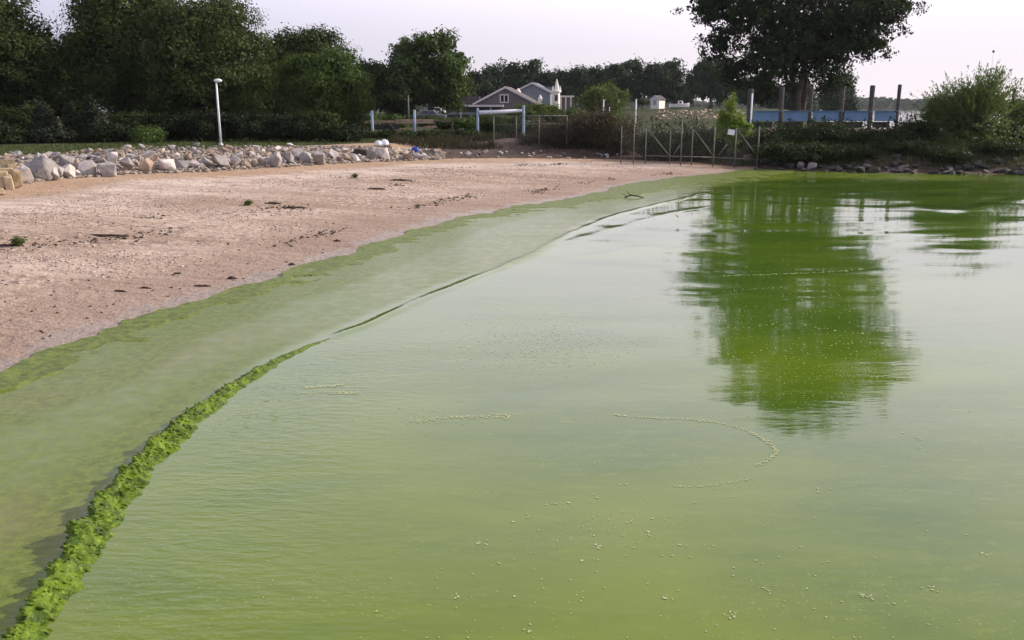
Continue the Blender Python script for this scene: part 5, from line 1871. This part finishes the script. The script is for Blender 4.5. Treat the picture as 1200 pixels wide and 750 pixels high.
# porch wing, as part of the house
inv = h1.matrix_basis.inverted()
a, b = at(519, 124, Yh - 5), at(588, 124, Yh - 5)
rt = math.radians(22)
def h1box(nm, px0, px1, r0, r1, Y, dep, mat):
    a, b = at(px0, r0, Y), at(px1, r1, Y)
    mb = MB(); mb.box(((a[0] + b[0]) / 2, Y + dep / 2, (a[2] + b[2]) / 2), (b[0] - a[0], dep, abs(a[2] - b[2])), M=inv)
    return mb.build(nm, mat, h1)
h1box('porch_roof', 518, 590, 122.8, 125.2, 142, 6, M['trim'])
h1box('porch_wall', 521, 588, 125.3, 140, 143.5, 4, M['siding_dark'])
h1box('porch_band', 520, 558, 131.5, 134.5, 142.9, .3, M['siding_blue'])
h1box('side_wing', 536, 562, 113, 124, 158, 4, M['roof'])
for px in (540, 560, 575):
    h1box('porch_post', px - .7, px + .7, 125.3, 140, 142.3, .25, M['trim'])

Y2 = 166.0
c = at(624, 108, Y2)
gz2 = Hs(c[0], Y2)
h2 = gable_house('blue_grey_house', 'blue grey gabled house with a white turret behind the garden hedge', (c[0] + .6, Y2 + 5, gz2), math.radians(-9), 6.6, 8, c[2] - gz2, at(622, 97.5, Y2)[2] - gz2,
                 M['siding_blue'], M['roof_blue'], None)
inv2 = h2.matrix_basis.inverted()
def h2tube(nm, px, r0, r1, rad0, rad1, Y, mat, n=8):
    a, b = at(px, r1, Y), at(px, r0, Y)
    mb = MB(); mb.tube([inv2 @ Vector(a), inv2 @ Vector(b)], [rad0, rad1], n)
    return mb.build(nm, mat, h2)
def h2box(nm, px0, px1, r0, r1, Y, dep, mat):
    a, b = at(px0, r0, Y), at(px1, r1, Y)
    mb = MB(); mb.box(((a[0] + b[0]) / 2, Y + dep / 2, (a[2] + b[2]) / 2), (b[0] - a[0], dep, abs(a[2] - b[2])), M=inv2)
    return mb.build(nm, mat, h2)
tw = h2tube('turret', 651.5, 108, 131, .72, .72, 160, M['white_trim'])
tw2 = h2tube('turret_cornice', 651.5, 106.6, 108.2, .95, .95, 160, M['white_trim'])
h2tube('turret_spire', 652.5, 92.5, 106.6, .55, .05, 160, M['white_trim'])
for dx in (-4.0, 4.2):
    h2tube('turret_finial', 652 + dx, 100.5, 107, .26, .05, 160, M['white_trim'])
h2box('turret_window', 650.2, 653.4, 111, 118, 159.1, .2, M['glass'])
h2box('roof_wing', 637, 648, 102, 109, 170, 5, M['roof_blue'])
h2box('dormer', 604, 610.5, 108, 117, 163, 1.2, M['white_trim'])
h2tube('dormer_spire', 607.2, 103.5, 108, .55, .1, 163.5, M['white_trim'])
h2box('bay_wall', 630.5, 635.5, 116, 123, 160, .8, M['white_trim'])
h2tube('bay_spire', 633, 111, 116, .42, .05, 160.3, M['white_trim'])
h2box('porch_wall', 657, 671, 114, 128, 163, 3, M['siding_grey'])
h2box('porch_roof', 656, 673, 112, 114, 162.5, 4, M['trim'])
for px in (657.5, 663, 669):
    h2box('porch_post', px - .6, px + .6, 114, 130, 162.2, .2, M['trim'])

c = at(769, 120, 178)
gz3 = Hs(c[0], 178)
gable_house('white_shed', 'small white sided shed on the far lawn under the far trees', (c[0] + .3, 178, gz3), math.radians(-38), 1.9, 2.3, at(769, 117, 178)[2] - gz3, at(769, 113, 178)[2] - gz3,
            M['white_trim'], M['roof'], None, .15, 'shed', (0, 1.2, .5, .8))


def car(name, label, px0, px1, rtop, rbot, Y, mat, cat='car'):
    a, b = at(px0, rbot, Y), at(px1, rtop, Y)
    ln, hh = b[0] - a[0], b[2] - a[2]
    root = empty(name, ((a[0] + b[0]) / 2, Y, a[2]))
    tag(root, label, cat)
    l, h = ln / 2, hh
    W = 1.7
    mb = MB()
    mb.prism([(-l, -W / 2, .22 * h), (l, -W / 2, .22 * h), (l, -W / 2, .52 * h), (l * .55, -W / 2, .60 * h), (-l * .75, -W / 2, .62 * h), (-l, -W / 2, .55 * h)], (0, 0, 0), (0, W, 0))
    mb.build('body', mat, root, bevel=.05)
    mb = MB()
    mb.prism([(l * .52, -W * .44, .60 * h), (l * .2, -W * .40, .96 * h), (-l * .5, -W * .40, h), (-l * .78, -W * .44, .61 * h)], (0, 0, 0), (0, W * .84, 0))
    cb = mb.build('cabin', mat, root, bevel=.03)
    mb = MB()
    mb.prism([(l * .40, -W * .445, .64 * h), (l * .17, -W * .43, .91 * h), (-l * .10, -W * .43, .93 * h), (-l * .10, -W * .445, .64 * h)], (0, 0, 0), (0, -.02, 0)); mb.build('window', M['glass'], cb)
    mb = MB()
    mb.prism([(-l * .16, -W * .445, .64 * h), (-l * .16, -W * .43, .93 * h), (-l * .46, -W * .43, .93 * h), (-l * .64, -W * .445, .64 * h)], (0, 0, 0), (0, -.02, 0)); mb.build('window', M['glass'], cb)
    for sx in (-.62, .62):
        for sy in (-1, 1):
            mb = MB(); mb.tube([(l * sx, sy * W * .5 - sy * .02, .22 * h), (l * sx, sy * W * .5 - sy * .22, .22 * h)], .22 * h, 16); w_ = mb.build('wheel', M['rubber'], root)
            mb = MB(); mb.tube([(l * sx, sy * W * .5 - sy * .21, .22 * h), (l * sx, sy * W * .5, .22 * h)], .12 * h, 12); mb.build('rim', M['galv'], w_)
    return root


car('parked_car', 'dark grey parked car beyond the pale blue post', 487, 523, 129, 141, 96, M['car_grey'])
car('parked_car', 'silver parked car half hidden behind the right end of the hedge', 402, 437, 128.5, 140, 96, M['car_silver'])
# small white van in front of the porch
car('parked_van', 'small white van whose roof shows before the porch wing', 505, 522, 125.5, 134, 130, M['car_white'], 'van')

# small boat ashore on the far side
p = at(796, 127, 177)
root = empty('small_boat', (p[0], 177, Hs(p[0], 177) + .05))
tag(root, 'small white boat drawn up on the far shore before dark trees', 'boat')
mb = MB()
st = [(-1.9, .75, .0), (-1.0, .8, .0), (.3, .72, .0), (1.3, .42, .08), (1.95, .03, .25)]
Vb, Fb = [], []
for x, wd_, rise in st:
    Vb += [(x, -wd_, .9 + rise), (x, -wd_ * .7, .25 + rise), (x, 0, .05 + rise), (x, wd_ * .7, .25 + rise), (x, wd_, .9 + rise)]
for i in range(4):
    for q in range(4):
        Fb.append((i * 5 + q, i * 5 + q + 1, i * 5 + q + 6, i * 5 + q + 5))
    Fb.append((i * 5, i * 5 + 5, i * 5 + 9, i * 5 + 4))
Fb.append((0, 1, 2, 3, 4))
mb.add(Vb, Fb); mb.build('hull', M['car_white'], root)
mb = MB(); mb.prism([(-.3, -.5, .9), (.7, -.5, .9), (.4, -.45, 1.5), (-.2, -.45, 1.5)], (0, 0, 0), (0, 1.0, 0)); cb = mb.build('cabin', M['car_white'], root, bevel=.03)
mb = MB(); mb.box((.1, -.5, 1.2), (.5, .04, .3)); mb.build('window', M['glass'], cb)
# pale stones along the far shore
pts, siz = [], []
for _ in range(200):
    px = random.uniform(765, 865)
    Y = random.uniform(160, 172)
    x = (px - 600) / FPX * Y
    z = Hs(x, Y)
    if z > 0:
        pts.append((x, Y, z + .1)); siz.append(random.uniform(.25, .7))
scatter_stones('far_stones', pts, siz, M['rock_tan'], 'pale stones lining the far shore of the channel')

# dry stalk with a seed head rising out of the willow shrub
a, b = at(1160, 92, wy_), at(1160.5, 61, wy_)
root = empty('dry_stalk', (a[0], wy_, a[2] - 1.2))
tag(root, 'thin dry stalk with one round seed head above the willow shrub', 'plant')
hh = b[2] - a[2] + 1.2
mb = MB(); mb.tube([(0, 0, 0), (.03, 0, hh * .6), (.02, 0, hh)], [.012, .007, .004], 6); mb.build('stem', M['bark'], root)
bm = bmesh.new(); bmesh.ops.create_icosphere(bm, subdivisions=2, radius=.07)
for v in bm.verts:
    v.co *= random.uniform(.8, 1.2)
mm = bpy.data.meshes.new('seed_head'); bm.to_mesh(mm); bm.free(); mm.materials.append(M['bark']); link('seed_head', mm, root, (.02, 0, hh + .03))

# ------------------------------------------------------------------ the hazy summer air
t = NT('summer haze')
t.t.nodes.remove(t.b)
pv = t.n('ShaderNodeVolumePrincipled')
pv.inputs['Color'].default_value = (0.86, 0.90, 1.0, 1)
pv.inputs['Density'].default_value = HAZE
pv.inputs['Anisotropy'].default_value = 0.3
t.l(pv.outputs[0], t.out.inputs['Volume'])
mb = MB()
mb.box((690, 715, 19.0), (2100, 1620, 43.0))
hz = mb.build('haze', t.m)
tag(hz, 'pale haze in the air between the viewer and the far shore', 'haze', kind='stuff')
